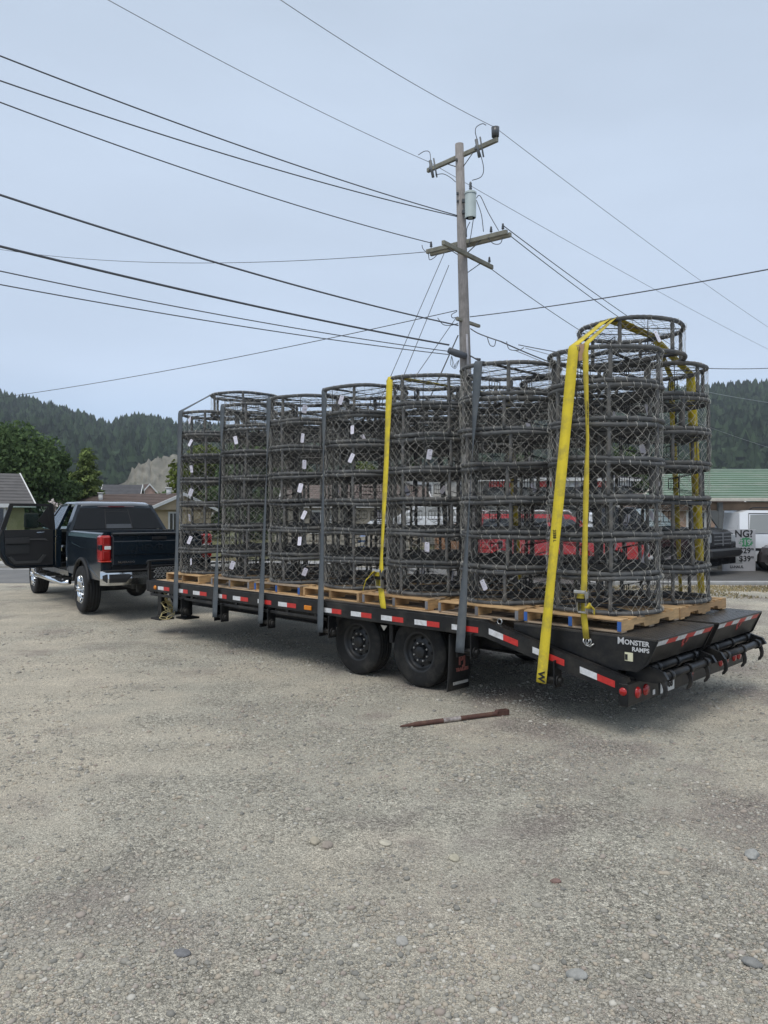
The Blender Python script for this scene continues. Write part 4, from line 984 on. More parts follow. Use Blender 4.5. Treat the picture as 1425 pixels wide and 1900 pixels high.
b_ = MB(); b_.prism([(-1.250, 1.33), (-1.262, 1.315), (-1.262, 1.10), (-1.250, 1.08), (-1.24, 1.08), (-1.24, 1.33)], lambda a, z, t: Vector((a, t, z)), -.78, .78); b_.build('tailgate_panel', M_paint, tg_)
text_obj('CHEVROLET', .155, 'lettering', mat('embossed_edge', (.022, .028, .034), .25, .2, .05, 5, coat=.5), tg_, (-1.264, -.02, 1.20), (0, -1, 0), (0, 0, 1), sx=1.38, extrude=.006, bold=-.002)
text_obj('SILVERADO', .045, 'lettering', M_chrome, tg_, (-1.247, .565, .965), (0, -1, 0), (0, 0, 1), sx=1.25, extrude=.002)
lbox('tailgate_handle', -1.268, -1.25, -.13, .13, 1.345, 1.395, M_plas, .012, tg_)
for s in (1, -1):
    lbox('corner_post', -1.21, -1.13, s*.80, s*.975, .70, .975, M_paint, .015)
    tl = lbox('tail_light', -1.235, -1.02, s*.812, s*.998, .985, 1.425, M_redl, .03)
    for (z0, z1) in ((1.02, 1.17), (1.26, 1.40)): lbox('lamp_lobe', -1.244, -1.20, s*.835, s*.955, z0, z1, mat('deep_red_lens', (.30, .008, .008), .15, 0, .1, 10, coat=.8), .02, tl)
    lbox('reverse_lamp', -1.242, -1.15, s*.82, s*.93, 1.185, 1.245, mat('clear_lens', (.75, .75, .75), .15, 0, .03, 5, coat=.5), .008, tl)
    lbox('lamp_bezel', -1.238, -1.06, s*.955, s*1.000, 1.17, 1.27, M_paint, .012, tl)
    lbox('lamp_edge', -1.240, -1.05, s*.815, s*.992, .975, .992, mat('bright_red', (.75, .08, .05), .3), .004, tl)
lbox('valance', -1.19, -1.12, -.80, .80, .80, .895, M_plas)
# chrome bumper with black corner steps
bmp = MB()
sec = [(-1.40, .585), (-1.415, .70), (-1.40, .80), (-1.36, .822), (-1.22, .822), (-1.22, .585)]
for (ba, bb_, fa, fb) in ((.52, .90, 0, .04), (.90, 1.0, .04, .17)):
    for s in (1, -1):
        i = bmp.add([(a+fa if k < 4 else a, s*ba, z) for k, (a, z) in enumerate(sec)]); j = bmp.add([(min(a+fb, -1.21) if k < 4 else a, s*bb_, z) for k, (a, z) in enumerate(sec)])
        for k in range(6): bmp.face((i+k, i+(k+1) % 6, j+(k+1) % 6, j+k))
        if fb > .1: bmp.face([j+k for k in range(6)])
i = bmp.add([(a, -.52, z) for a, z in sec]); j = bmp.add([(a, .52, z) for a, z in sec])
for k in range(6): bmp.face((i+k, i+(k+1) % 6, j+(k+1) % 6, j+k))
bp_ = bmp.build('rear_bumper', mat('bumper_chrome', (.62, .63, .63), .12, 1, .08, 5), TRK)
for s in (1, -1):
    b_ = MB(); rows_ = []
    def bf(b__, z): return float(np.interp(z, [.585, .70, .80], [-1.40, -1.415, -1.40]))+float(np.interp(b__, [.52, .90, 1.0], [0, .04, .17]))
    for k in range(10):
        q = .52+.455*k/9; zb_ = float(np.interp(q, [.52, .62, .93, .975], [.745, .63, .635, .68])); zt_ = float(np.interp(q, [.52, .54, .96, .975], [.755, .775, .775, .75]))
        rows_.append(b_.add([(bf(q, zb_)-.009, s*q, zb_), (bf(q, .70)-.009, s*q, (zb_+zt_)/2), (bf(q, zt_)-.009, s*q, zt_), (bf(q, zt_)+.03, s*q, zt_), (bf(q, zb_)+.03, s*q, zb_)]))
    for p, q in zip(rows_[:-1], rows_[1:]):
        for k in range(5): b_.face((p+k, p+(k+1) % 5, q+(k+1) % 5, q+k))
    b_.build('bumper_step', M_plas, bp_)
lbox('bumper_pad', -1.40, -1.2, -.96, .96, .822, .838, M_plas, .006, bp_); lbox('plate_recess', -1.425, -1.39, -.26, .26, .63, .80, M_plas, .01, bp_)
lbox('hitch_receiver', -1.35, -1.0, -.09, .09, .40, .52, M_blk, .01)
lbox('hitch_bar', -1.62, -1.3, -.035, .035, .42, .49, M_blk, .008)
b_ = MB(); b_.lathe([(0, -.05), (.10, -.14), (.17, -.10), (.19, 0), (.17, .10), (.10, .14), (0, .05)], (0, 0, .42), (1, 0, 0), 14); b_.cyl((0, -.9, .43), (0, .9, .43), .06); b_.build('rear_axle', M_blk2, TRK)
lbox('spare_tyre', -.95, -.35, -.35, .35, .52, .70, M_tyre, .08); lbox('chassis', -1.15, 4.7, -.42, .42, .48, .64, M_blk2, .02)
lbox('tow_hook', -1.30, -1.22, .36, .40, .44, .58, M_blk2, .01)
# wheels
def truck_wheel(a, s):
    c = (a, s*.885, .425); w_ = wheel(TRK, c, s, .425, .28, mat('tyre_black', (.014, .014, .0145), .8, 0, .2, 8, .15, 60), M_chrome, 0 or 6, .245)
    b_ = MB()
    for k in range(5):                                          # five forked spokes
        for q in (-.16, .16):
            a_ = 6.283*k/5+q; p0 = Vector(c)+Vector((math.cos(a_-q*.6)*.06, s*.115, math.sin(a_-q*.6)*.06)); p1 = Vector(c)+Vector((math.cos(a_)*.235, s*.128, math.sin(a_)*.235)); b_.tube([p0, p0.lerp(p1, .5)+Vector((0, s*.012, 0)), p1], [.032, .026, .030], 6)
    b_.build('spokes', M_chrome, w_); return w_
for a in (0, 4.035):
    for s in (1, -1): truck_wheel(a, s)
# cab
lbox('cab_floor', 1.03, 3.4, -.93, .93, .60, .70, M_plas, .02); lbox('cab_back', 1.03, 1.09, -.96, .96, .70, 1.47, M_paint, .02)
for s in (1, -1):
    pside('rocker', [(1.03, .585), (3.30, .585), (3.30, .69), (1.03, .69)], s, .06, M_paint)
    pside('quarter_panel', [(1.03, .695), (1.13, .695), (1.17, 1.1), (1.19, 1.462), (1.03, 1.462)], s, .06)
    b_ = MB(); b_.prism([(1.05, 1.464), (1.28, 1.464), (1.50, 1.90), (1.46, 1.965), (1.30, 1.965)], lambda a, z, t: Vector((a, s*(pb(z)-t), z)), 0, .07); b_.build('rear_pillar', M_paint, TRK)
    b_ = MB(); b_.prism([(2.04, .70), (2.16, .70), (2.16, 1.462), (2.04, 1.462)], lambda a, z, t: Vector((a, s*(pb(z)-.02-t), z)), 0, .08); b_.prism([(2.05, 1.464), (2.15, 1.464), (2.13, 1.955), (2.05, 1.955)], lambda a, z, t: Vector((a, s*(pb(z)-.01-t), z)), 0, .06); b_.build('centre_pillar', M_paint, TRK)
    d_ = pside('front_door', [(2.07, .695), (3.12, .695), (3.22, .95), (3.22, 1.462), (2.07, 1.462)], s, .05)
    b_ = MB(); b_.prism([(3.22, 1.464), (3.12, 1.464), (2.66, 1.93), (2.72, 1.965)], lambda a, z, t: Vector((a, s*(pb(z)-t), z)), 0, .05); b_.build('front_pillar', M_paint, TRK)
    b_ = MB(); b_.prism([(2.16, 1.466), (3.10, 1.466), (2.66, 1.925), (2.14, 1.94)], lambda a, z, t: Vector((a, s*(pb(z)-.015-t), z)), 0, .006); b_.build('window', M_dglass if s < 0 else M_glass, d_)
    lbox('door_handle', 2.16, 2.36, s*.985, s*1.015, 1.30, 1.335, M_chrome, .008, d_)
    mr_ = lbox('mirror', 2.97, 3.12, s*1.10, s*1.38, 1.47, 1.80, M_plas, .04); lbox('mirror_arm', 3.0, 3.10, s*.95, s*1.12, 1.50, 1.56, M_plas, .012, mr_)
    lbox('mirror_glass', 2.962, 2.968, s*1.13, s*1.355, 1.50, 1.77, mat('mirror_face', (.05, .08, .08), .05, .6, .02, 2), 0, mr_)
    poly = [(3.23, .64)]+arch(4.035, .53, .64)+[(5.02, .64), (5.06, 1.0), (5.0, 1.34), (3.23, 1.455)]
    pside('front_fender', poly, s, .04)
# right rear door (shut)
d_ = pside('rear_door', [(1.20, .695), (2.03, .695), (2.03, 1.462), (1.20, 1.462)], -1, .05)
b_ = MB(); b_.prism([(1.32, 1.466), (2.04, 1.466), (2.04, 1.94), (1.50, 1.92)], lambda a, z, t: Vector((a, -(pb(z)-.015-t), z)), 0, .006); b_.build('window', M_dglass, d_)
hd = MB(); hd.prism([(3.25, 1.455), (3.6, 1.50), (4.6, 1.46), (5.0, 1.36), (5.08, 1.0), (5.0, .95), (3.25, 1.2)], lambda a, z, t: Vector((a, t, z)), -.93, .93); hd.build('bonnet', M_paint, TRK)
lbox('front_bumper', 4.95, 5.16, -1.0, 1.0, .55, .88, M_chrome, .05)
# roof
rf = MB(); rows = []
for a, hw, z in ((1.27, .70, 1.945), (1.33, .735, 1.985), (1.60, .745, 2.025), (2.3, .745, 2.035), (2.65, .73, 2.0), (2.78, .71, 1.955)):
    rows.append(rf.add([(a, -hw, z-.05), (a, -hw*.93, z-.01), (a, -hw*.5, z+.006), (a, 0, z), (a, hw*.5, z+.006), (a, hw*.93, z-.01), (a, hw, z-.05), (a, hw*.9, z-.085), (a, -hw*.9, z-.085)]))
for p, q in zip(rows[:-1], rows[1:]):
    for k in range(9): rf.face((p+k, p+(k+1) % 9, q+(k+1) % 9, q+k), 0, k < 6)
rf.face([rows[0]+k for k in range(9)]); rf.face([rows[-1]+k for k in range(9)][::-1])
roof = rf.build('roof', mat('roof_sky_sheen', (.05, .062, .075), .16, 0, .05, 3, coat=1.0), TRK)  # roof colour made paler than the body to carry the sky highlight
hl = lbox('brake_lamp', 1.255, 1.275, -.36, .36, 1.915, 1.94, mat('lamp_smoke', (.16, .13, .14), .3), .004, roof); lbox('brake_lens', 1.250, 1.256, -.16, .16, 1.916, 1.939, mat('dark_red_lens', (.12, .01, .015), .3), .002, hl)
# rear glass with its sliding centre pane
def rg(b__, f, off=0.0): 
    z = 1.485+.43*f; a = 1.045+.235*f; k = 1-.16*f; return Vector((a-off, b__*k, z))
b_ = MB(); i = b_.add([rg(-.87, 0), rg(.87, 0), rg(.86, 1), rg(-.86, 1), rg(-.87, 0, -.012), rg(.87, 0, -.012), rg(.86, 1, -.012), rg(-.86, 1, -.012)])
for q in ((0, 1, 2, 3), (7, 6, 5, 4), (0, 4, 5, 1), (1, 5, 6, 2), (2, 6, 7, 3), (3, 7, 4, 0)): b_.face([i+x for x in q])
rgl = b_.build('rear_window', M_dglass, TRK)
for (ba, bb_, fa, fb, mm, nm) in ((-.27, -.255, .02, .97, M_plas, 'slider_frame'), (.255, .27, .02, .97, M_plas, 'slider_frame'), (-.25, .25, .03, .22, mat('slider_grey', (.045, .052, .06), .3), 'slider_base'), (-.25, .25, .78, .80, M_plas, 'slider_frame')):
    b_ = MB(); i = b_.add([rg(ba, fa, .004), rg(bb_, fa, .004), rg(bb_, fb, .004), rg(ba, fb, .004), rg(ba, fa, .0005), rg(bb_, fa, .0005), rg(bb_, fb, .0005), rg(ba, fb, .0005)])
    for q in ((0, 1, 2, 3), (0, 4, 5, 1), (1, 5, 6, 2), (2, 6, 7, 3), (3, 7, 4, 0)): b_.face([i+x for x in q])
    b_.build(nm, mm, rgl)
b_ = MB(); i = b_.add([(2.72, -.70, 1.95), (2.72, .70, 1.95), (3.24, .88, 1.47), (3.24, -.88, 1.47)]); b_.face((i, i+1, i+2, i+3)); b_.build('windscreen', M_glass, TRK)
# inside
for b__ in (.45, -.45):
    st_ = lbox('rear_seat', 1.12, 1.70, b__-.36, b__+.36, .95, 1.12, M_seat, .05); lbox('seat_back', 1.16, 1.30, b__-.36, b__+.36, 1.10, 1.55, M_seat, .05, st_); lbox('headrest', 1.27, 1.36, b__-.13, b__+.13, 1.56, 1.72, M_seat, .04, st_)
    fs = lbox('front_seat', 2.10, 2.65, b__-.28, b__+.28, .95, 1.12, M_seat, .05); lbox('seat_back', 2.02, 2.16, b__-.27, b__+.27, 1.10, 1.62, M_seat, .06, fs); lbox('headrest', 2.05, 2.15, b__-.13, b__+.13, 1.64, 1.82, M_seat, .04, fs)
lbox('dashboard', 2.95, 3.25, -.9, .9, 1.10, 1.45, M_trim, .06)
# running boards
for s in (1, -1):
    b_ = MB(); b_.tube([(.80, s*1.0, .50), (.86, s*1.06, .475), (.95, s*1.085, .47), (3.35, s*1.085, .47), (3.44, s*1.06, .475), (3.5, s*1.0, .50)], .050, 10); rb_ = b_.build('running_board', M_chrome, TRK)
    for a in (1.5, 2.7): lbox('step_pad', a-.28, a+.28, s*1.05, s*1.12, .512, .528, M_plas, .006, rb_)
    for a in (1.05, 1.7, 2.5, 3.2): lbox('bracket', a-.02, a+.02, s*.75, s*1.06, .49, .56, M_blk2, .004, rb_)
# the open rear door, hinged at the centre pillar
HA, HBv = 2.055, .985; da = R(92); dx, dy = math.cos(da), math.sin(da)
def DM(s, z, t): return Vector((HA+dx*s-dy*t*1.0, HBv+dy*s+dx*t, z))     # t>0 towards the inner face (rearward)
b_ = MB(); b_.prism([(0, .70), (.78, .70), (.92, .78), (1.02, .94), (1.08, 1.16), (1.06, 1.32), (1.02, 1.468), (0, 1.468)], lambda s, z, t: DM(s, z, t), -.075, .0); odr = b_.build('open_door', M_paint, TRK); odr['label'] = 'rear door standing open'
b_ = MB()
for poly in ([(.0, 1.47), (.10, 1.47), (.15, 1.93), (.06, 1.985)], [(.06, 1.985), (.15, 1.93), (.80, 1.935), (.86, 1.985)], [(.86, 1.985), (.80, 1.935), (.93, 1.47), (1.02, 1.47)]):
    b_.prism(poly, lambda s, z, t: DM(s, z, t+ .16*max(0, z-1.47)), -.06, .012)
b_.build('window_frame', M_plas, odr)
b_ = MB(); b_.prism([(.11, 1.472), (.925, 1.472), (.80, 1.93), (.16, 1.93)], lambda s, z, t: DM(s, z, t+.16*max(0, z-1.47)), -.03, -.026); b_.build('door_glass', M_glass, odr)
b_ = MB(); b_.prism([(.10, 1.476), (.12, 1.476), (.34, 1.65), (.16, 1.92)], lambda s, z, t: DM(s, z, t+.16*max(0, z-1.47)), -.02, .004); b_.build('quarter_sail', M_plas, odr)
b_ = MB(); b_.prism([(.05, .76), (.74, .76), (.86, .84), (.93, 1.0), (.95, 1.47), (.05, 1.47)], lambda s, z, t: DM(s, z, t), .002, .03); trm = b_.build('door_trim', M_trim, odr)
for (poly, t0, t1, nm, mm) in (([(.50, 1.20), (.94, 1.20), (.94, 1.31), (.50, 1.32)], .03, .075, 'armrest', mat('armrest_grey', (.022, .022, .023), .55, 0, .1, 20)), ([(.50, 1.00), (.93, 1.00), (.94, 1.17), (.50, 1.17)], .03, .05, 'door_pocket', mat('pocket_grey', (.015, .016, .017), .55, 0, .1, 20)),
    ([(.18, .96), (.30, .80), (.78, .80), (.88, .93), (.83, .95), (.74, .85), (.34, .85), (.24, .97)], .03, .06, 'map_pocket', mat('pocket_edge', (.035, .036, .036), .5)), ([(.14, 1.24), (.20, 1.29), (.50, 1.29), (.50, 1.27), (.22, 1.26)], .03, .05, 'grab_strip', mat('grab_grey', (.06, .06, .06), .45)), ([(.22, 1.405), (.36, 1.40), (.36, 1.42), (.22, 1.43)], .03, .05, 'inner_handle', M_chrome)):
    b_ = MB(); b_.prism(poly, lambda s, z, t: DM(s, z, t), t0, t1); b_.build(nm, mm, odr)
b_ = MB(); b_.tube([DM(.02, .72, .01), DM(.76, .72, .012), DM(.90, .79, .012), DM(1.0, .95, .012), DM(1.055, 1.16, .012), DM(1.03, 1.35, .012), DM(.99, 1.47, .012)], .014, 6); b_.build('door_seal', M_plas, odr)
lbox('door_latch', 1.14, 1.17, .93, .985, .88, .95, M_chrome, .008)

# ================================================================== OTHER VEHICLES beyond the road
M_tyb = mat('tyre_far', (.02, .02, .02), .85); M_rimg = mat('alloy_rim', (.4, .4, .4), .35, .7)
def vehicle(name, label, cat, x, y, yaw, L, Wd, prof, green, paint, wheels, wr=.36, z0=None, glassm=None, group=None, extras=None):
    """prof: lower body outline from belt; green: greenhouse outline (a,z); a runs forward from the tail"""
    root = thing(name, label, cat, (x, y, .12 if z0 is None else z0), yaw, group); hw = Wd/2; zb = min(z for _, z in green); zt = max(z for _, z in green)
    mp_ = mat(*paint) if isinstance(paint, tuple) else paint
    gm = glassm or M_dglass
    bot = .30
    poly = [(prof[0][0], bot)]
    for wa in wheels: poly += [(a, z) for a, z in arch(wa, wr+.06, bot, 8, wr)]
    poly += [(prof[-1][0], bot)] + prof[::-1]
    def fb(a, z, t): k = 1-.05*max(0, .55-z)-.03*max(0, z-.8); return Vector((a-L/2, t*hw*k, z))
    b_ = MB(); b_.prism(poly, fb, -1, 1); bd = b_.build('body', mp_, root)
    lbox('underbody', -L/2+.3, L/2-.3, -hw+.25, hw-.25, .22, .5, M_plas, .02, root)
    def fg(a, z, t): k = 1-.20*(z-zb)/max(.01, zt-zb); return Vector((a-L/2, t*hw*k*.97, z))
    b_ = MB(); b_.prism(green, fg, -1, 1); cabm = b_.build('cab', mp_, root)
    return root, fb, fg, hw, gm, cabm
def veh_window(root, fg, poly, side, m):
    b_ = MB(); b_.prism(poly, lambda a, z, t: fg(a, z, side*1.0)+Vector((0, side*t, 0)), -.004, .006); return b_.build('window', m, root)
def veh_wheels(root, L, hw, wheels, wr, chrome=False):
    for wa in wheels:
        for s in (1, -1):
            b_ = MB(); c = (wa-L/2, s*(hw-.12), wr); b_.lathe([(wr*.6, -.1), (wr*.95, -.11), (wr, -.08), (wr, .08), (wr*.95, .11), (wr*.6, .1)], c, (0, 1, 0), 20); w_ = b_.build('wheel', M_tyb, root)
            b_ = MB(); b_.lathe([(wr*.62, s*.10), (wr*.55, s*.05), (wr*.3, s*.08), (0, s*.09)], c, (0, 1, 0), 16); b_.build('rim', M_rimg, w_)
# black pickup nosing out beside the price board
L = 5.5; yaw = R(-47); nose = Vector((9.70, 22.2)); cen = nose-Vector((math.cos(yaw), math.sin(yaw)))*L/2
prof = [(0, 1.30), (3.6, 1.32), (3.75, 1.34), (4.9, 1.34), (5.25, 1.28), (5.42, 1.18), (5.5, .9)]; gre = [(1.9, 1.32), (3.75, 1.32), (3.15, 1.90), (2.9, 1.95), (2.15, 1.95), (1.98, 1.86)]
root, fb, fg, hw, gm, cb = vehicle('pickup_truck', 'black older pickup facing the road beside the price board', 'pickup truck', cen.x, cen.y, yaw, L, 1.95, prof, gre, ('black_paint', (.010, .011, .013), .25, 0, .08, 3), (.95, 4.45), .38)
for s in (1, -1): veh_window(root, fg, [(2.3, 1.38), (3.5, 1.38), (3.1, 1.86), (2.4, 1.86)], s, M_dglass)
M_sky = mat('windscreen_sky_tint', (.30, .38, .40), .05, 0, .03, 2, coat=1.0)  # pale blue base colour stands in for sky reflected in the glass
b_ = MB(); b_.quad(*(Vector(fg(a, z, t))+Vector((.02, 0, .02)) for a, z, t in ((3.70, 1.36, -.9), (3.70, 1.36, .9), (3.18, 1.88, .88), (3.18, 1.88, -.88)))); b_.build('windscreen', M_sky, root)
veh_wheels(root, L, hw, (.95, 4.45), .38)
gr_ = lbox('grille', L/2-.10, L/2+.03, -.62, .62, .80, 1.22, M_chrome if False else mat('grille_black', (.015, .015, .016), .35), .05, root)
for z in (.90, 1.0, 1.10): lbox('grille_bar', L/2+.02, L/2+.045, -.56, .56, z-.012, z+.012, mat('grille_edge', (.16, .165, .17), .3), .004, gr_)
lbox('grille_bar', L/2+.02, L/2+.05, -.03, .03, .83, 1.20, MATS['grille_edge'], .004, gr_)
for s in (1, -1): lbox('headlight', L/2-.12, L/2+.02, s*.66, s*.93, .92, 1.16, mat('headlight_glass', (.35, .37, .38), .12, .2, .05, 4, coat=.6), .03, root)
lbox('bumper', L/2-.12, L/2+.16, -1.0, 1.0, .50, .76, mat('bumper_black', (.02, .02, .02), .4), .05, root)
# white SUV behind
L = 5.3; prof = [(0, 1.08), (.1, 1.1), (4.1, 1.1), (5.0, 1.04), (5.25, .9), (5.3, .7)]; gre = [(.05, 1.08), (4.3, 1.08), (3.55, 1.76), (3.3, 1.84), (.4, 1.86), (.12, 1.78)]
root, fb, fg, hw, gm, cb = vehicle('sport_utility_vehicle', 'white sport utility vehicle with a roof rack parked under the carport roof', 'SUV', 13.5, 24.62, R(0), L, 1.95, prof, gre, ('white_paint', (.80, .82, .84), .3, 0, .04, 3, 0, 60, .5), (1.0, 4.2), .38)
for s in (1, -1):
    for pl_ in ([(.35, 1.16), (1.35, 1.16), (1.35, 1.74), (.45, 1.72)], [(1.5, 1.16), (2.45, 1.16), (2.45, 1.74), (1.5, 1.74)], [(2.6, 1.16), (3.9, 1.16), (3.4, 1.70), (2.6, 1.74)]): veh_window(root, fg, pl_, s, mat('grey_reflection_window', (.27, .28, .27), .08, 0, .03, 2, coat=.8))  # grey base colour paints reflected light into the panes
    b_ = MB(); b_.tube([(-2.2, s*.72, 1.88), (-2.1, s*.72, 1.94), (.4, s*.72, 1.94), (.5, s*.72, 1.87)], .02, 6); b_.build('roof_rail', M_plas, root)
b_ = MB(); b_.quad(*(Vector(fg(a, z, t))+Vector((.02, 0, .02)) for a, z, t in ((4.22, 1.14, -.9), (4.22, 1.14, .9), (3.6, 1.72, .88), (3.6, 1.72, -.88)))); b_.build('windscreen', M_sky, root)
veh_wheels(root, L, hw, (1.0, 4.2), .38)
for s in (1, -1):
    lbox('door_moulding', -2.3, 1.6, s*.955, s*.985, .62, .70, M_plas, .01, root)
    for a in (-1.25, -.13, 1.0): lbox('door_seam', a-.008, a+.008, s*.955, s*.972, .42, 1.08, M_plas, .002, root)
    for a in (-.36, .78): lbox('door_handle', a-.11, a+.11, s*.955, s*.99, .96, 1.0, M_plas, .01, root)
    b_ = MB()
    for (a0, z0, a1, z1) in ((.35, 1.16, 1.35, 1.74), (1.5, 1.16, 2.45, 1.74)):
        f_ = [fg(a0-.02, z0-.02, s), fg(a1+.02, z0-.02, s), fg(a1+.02, z1+.02, s), fg(a0+.05, z1+.02, s)]; b_ = MB(); b_.tube([p+Vector((0, s*.006, 0)) for p in f_], .014, 4, True); b_.build('window_seal', M_plas, root)
# dark car at the right edge
L = 4.7; prof = [(0, .85), (.3, .93), (3.1, .95), (4.3, .86), (4.62, .74), (4.7, .55)]; gre = [(.5, .92), (3.4, .94), (2.5, 1.36), (1.3, 1.40), (.9, 1.3)]
root, fb, fg, hw, gm, cb = vehicle('car', 'dark brown car with a white side stripe at the right edge, behind the price board', 'car', 13.72, 22.5, R(180), L, 1.8, prof, gre, ('maroon_paint', (.035, .022, .022), .3, 0, .08, 3, 0, 60, .6), (.85, 3.7), .33)
for s in (1, -1): veh_window(root, fg, [(.95, .98), (3.1, .98), (2.45, 1.31), (1.3, 1.34)], s, M_dglass); lbox('side_stripe', -2.2, 2.25, s*.895, s*.908, .60, .63, M_white, 0, root)
veh_wheels(root, L, hw, (.85, 3.7), .33)
# red SUV glimpsed through the rear stacks
L = 5.0; prof = [(0, 1.05), (.1, 1.08), (3.5, 1.08), (4.6, 1.02), (4.9, .85), (5.0, .6)]; gre = [(.08, 1.06), (3.75, 1.06), (3.0, 1.66), (2.8, 1.74), (.4, 1.76), (.14, 1.66)]
root, fb, fg, hw, gm, cb = vehicle('sport_utility_vehicle', 'red sport utility vehicle seen through the netting of the rear crab pots', 'SUV', 4.75, 22.0, R(2), L, 1.9, prof, gre, ('red_paint', (.42, .018, .022), .28, 0, .06, 3, 0, 60, .7), (.9, 4.0), .36)
for s in (1, -1):
    for pl_ in ([(.35, 1.14), (1.2, 1.14), (1.2, 1.64), (.45, 1.62)], [(1.3, 1.14), (2.2, 1.14), (2.2, 1.64), (1.3, 1.64)], [(2.3, 1.14), (3.4, 1.14), (2.9, 1.60), (2.3, 1.64)]): veh_window(root, fg, pl_, s, mat('dim_window', (.03, .035, .04), .08, 0, .03, 2, coat=.8))
    b_ = MB(); b_.tube([(-2.0, s*.70, 1.78), (-1.9, s*.70, 1.84), (.3, s*.70, 1.84), (.4, s*.70, 1.76)], .025, 6); b_.build('roof_rail', M_white, root)
veh_wheels(root, L, hw, (.9, 4.0), .36)
lbox('headlight', L/2-.15, L/2+.01, -.9, -.6, .75, .95, MATS['headlight_glass'], .03, root); lbox('bumper', L/2-.1, L/2+.1, -.95, .95, .42, .62, M_white, .04, root)
# white pickup between the red SUV and the black pickup
L = 5.4; prof = [(0, 1.10), (3.4, 1.12), (4.8, 1.10), (5.3, .95), (5.4, .7)]; gre = [(1.9, 1.1), (3.7, 1.1), (3.05, 1.72), (2.8, 1.78), (2.1, 1.78), (1.95, 1.7)]
root, fb, fg, hw, gm, cb = vehicle('pickup_truck', 'white pickup seen through the pots between the red and black vehicles', 'pickup truck', 8.6, 29.6, R(2), L, 1.9, prof, gre, MATS['white_paint'], (.95, 4.3), .38)
for s in (1, -1): veh_window(root, fg, [(2.2, 1.18), (3.45, 1.18), (3.0, 1.68), (2.25, 1.68)], s, MATS['grey_reflection_window'])
b_ = MB(); b_.quad(*(Vector(fg(a, z, t))+Vector((.02, 0, .02)) for a, z, t in ((3.62, 1.14, -.9), (3.62, 1.14, .9), (3.08, 1.70, .88), (3.08, 1.70, -.88)))); b_.build('windscreen', M_sky, root); veh_wheels(root, L, hw, (.95, 4.3), .38)
# white car farther left
L = 4.5; prof = [(0, .85), (.2, .95), (3.1, .96), (4.2, .85), (4.5, .6)]; gre = [(.3, .94), (3.3, .95), (2.4, 1.42), (.9, 1.45), (.5, 1.3)]
root, fb, fg, hw, gm, cb = vehicle('car', 'white car in front of the pale building, seen through the middle stacks', 'car', 1.5, 31.5, R(176), L, 1.8, prof, gre, MATS['white_paint'], (.85, 3.5), .33, .75)
for s in (1, -1): veh_window(root, fg, [(.8, 1.0), (3.0, 1.0), (2.3, 1.37), (1.0, 1.39)], s, MATS['grey_reflection_window'])
veh_wheels(root, L, hw, (.85, 3.5), .33)
# price board propped behind the black pickup's nose
sx0 = px_x(1318, 23.45); sx1 = px_x(1402, 23.45)
sx0 = px_x(1340, 23.45)
board = thing('price_board', 'white rental price board with a green burst, between the black pickup and the dark car', 'sign', ((sx0+sx1)/2, 23.45, .13))
M_vin = mat('vinyl_white', (.40, .40, .41), .55, 0, .05, 6); hwB = (sx1-sx0)/2
b_ = MB(); b_.box((0, .012, .635), (hwB*2, .024, 1.27), None, .004); b_.build('panel', M_vin, board)
M_grn = mat('burst_green', (.05, .23, .10), .55, 0, .05, 6)
def bx(px): return px_x(px, 23.45)-(sx0+sx1)/2
def bz(py): return px_z(py, 23.45)-.13
b_ = MB(); pts = []
for k in range(28):
    a = 6.283*k/28; r_ = (1.0 if k % 2 else .80); pts.append((bx(1384)+.235*r_*math.cos(a), bz(1006)+.155*r_*math.sin(a)))
b_.prism(pts, lambda a, z, t: Vector((a, t, z)), -.004, .0); b_.build('green_burst', M_grn, board)
text_obj('NG?', .30, 'lettering', M_ink, board, (bx(1380), -.003, bz(991)), (1, 0, 0), (0, 0, 1), bold=.008, extrude=.001)
for (s, sup, py) in (('$19', '95', 1007), ('$29', '95', 1022), ('$39', '95', 1037)):
    text_obj(s, .235, 'lettering', M_vin if py == 1007 else M_ink, board, (bx(1382), -.007, bz(py)), (1, 0, 0), (0, 0, 1), bold=.005, extrude=.001)
    text_obj(sup, .085, 'lettering', M_vin if py == 1007 else M_ink, board, (bx(1396), -.007, bz(py)+.045), (1, 0, 0), (0, 0, 1), bold=.003, extrude=.001)
text_obj('U-HAUL', .115, 'lettering', M_ink, board, (bx(1367), -.003, bz(1052)), (1, 0, 0), (0, 0, 1), bold=.004, extrude=.001)
M_pic = mat('print_grey', (.25, .26, .26), .6); M_pir = mat('print_red', (.30, .06, .05), .6)
b_ = MB(); b_.prism([(bx(1352), bz(1046)), (bx(1378), bz(1046)), (bx(1377), bz(1041)), (bx(1371), bz(1039)), (bx(1367), bz(1034)), (bx(1359), bz(1034)), (bx(1358), bz(1040)), (bx(1352), bz(1040))], lambda a, z, t: Vector((a, t, z)), -.003, 0); b_.build('printed_truck', M_pic, board)
b_ = MB(); b_.box((bx(1360), -.004, bz(1037)), (.16, .002, .02)); b_.build('printed_stripe', M_pir, board)
for s in (-1, 1):
    b_ = MB(); b_.tube([(s*hwB*.8, .03, 1.0), (s*hwB*.8, .11, 0.0)], .015, 6); b_.build('prop_leg', M_blk2, board)

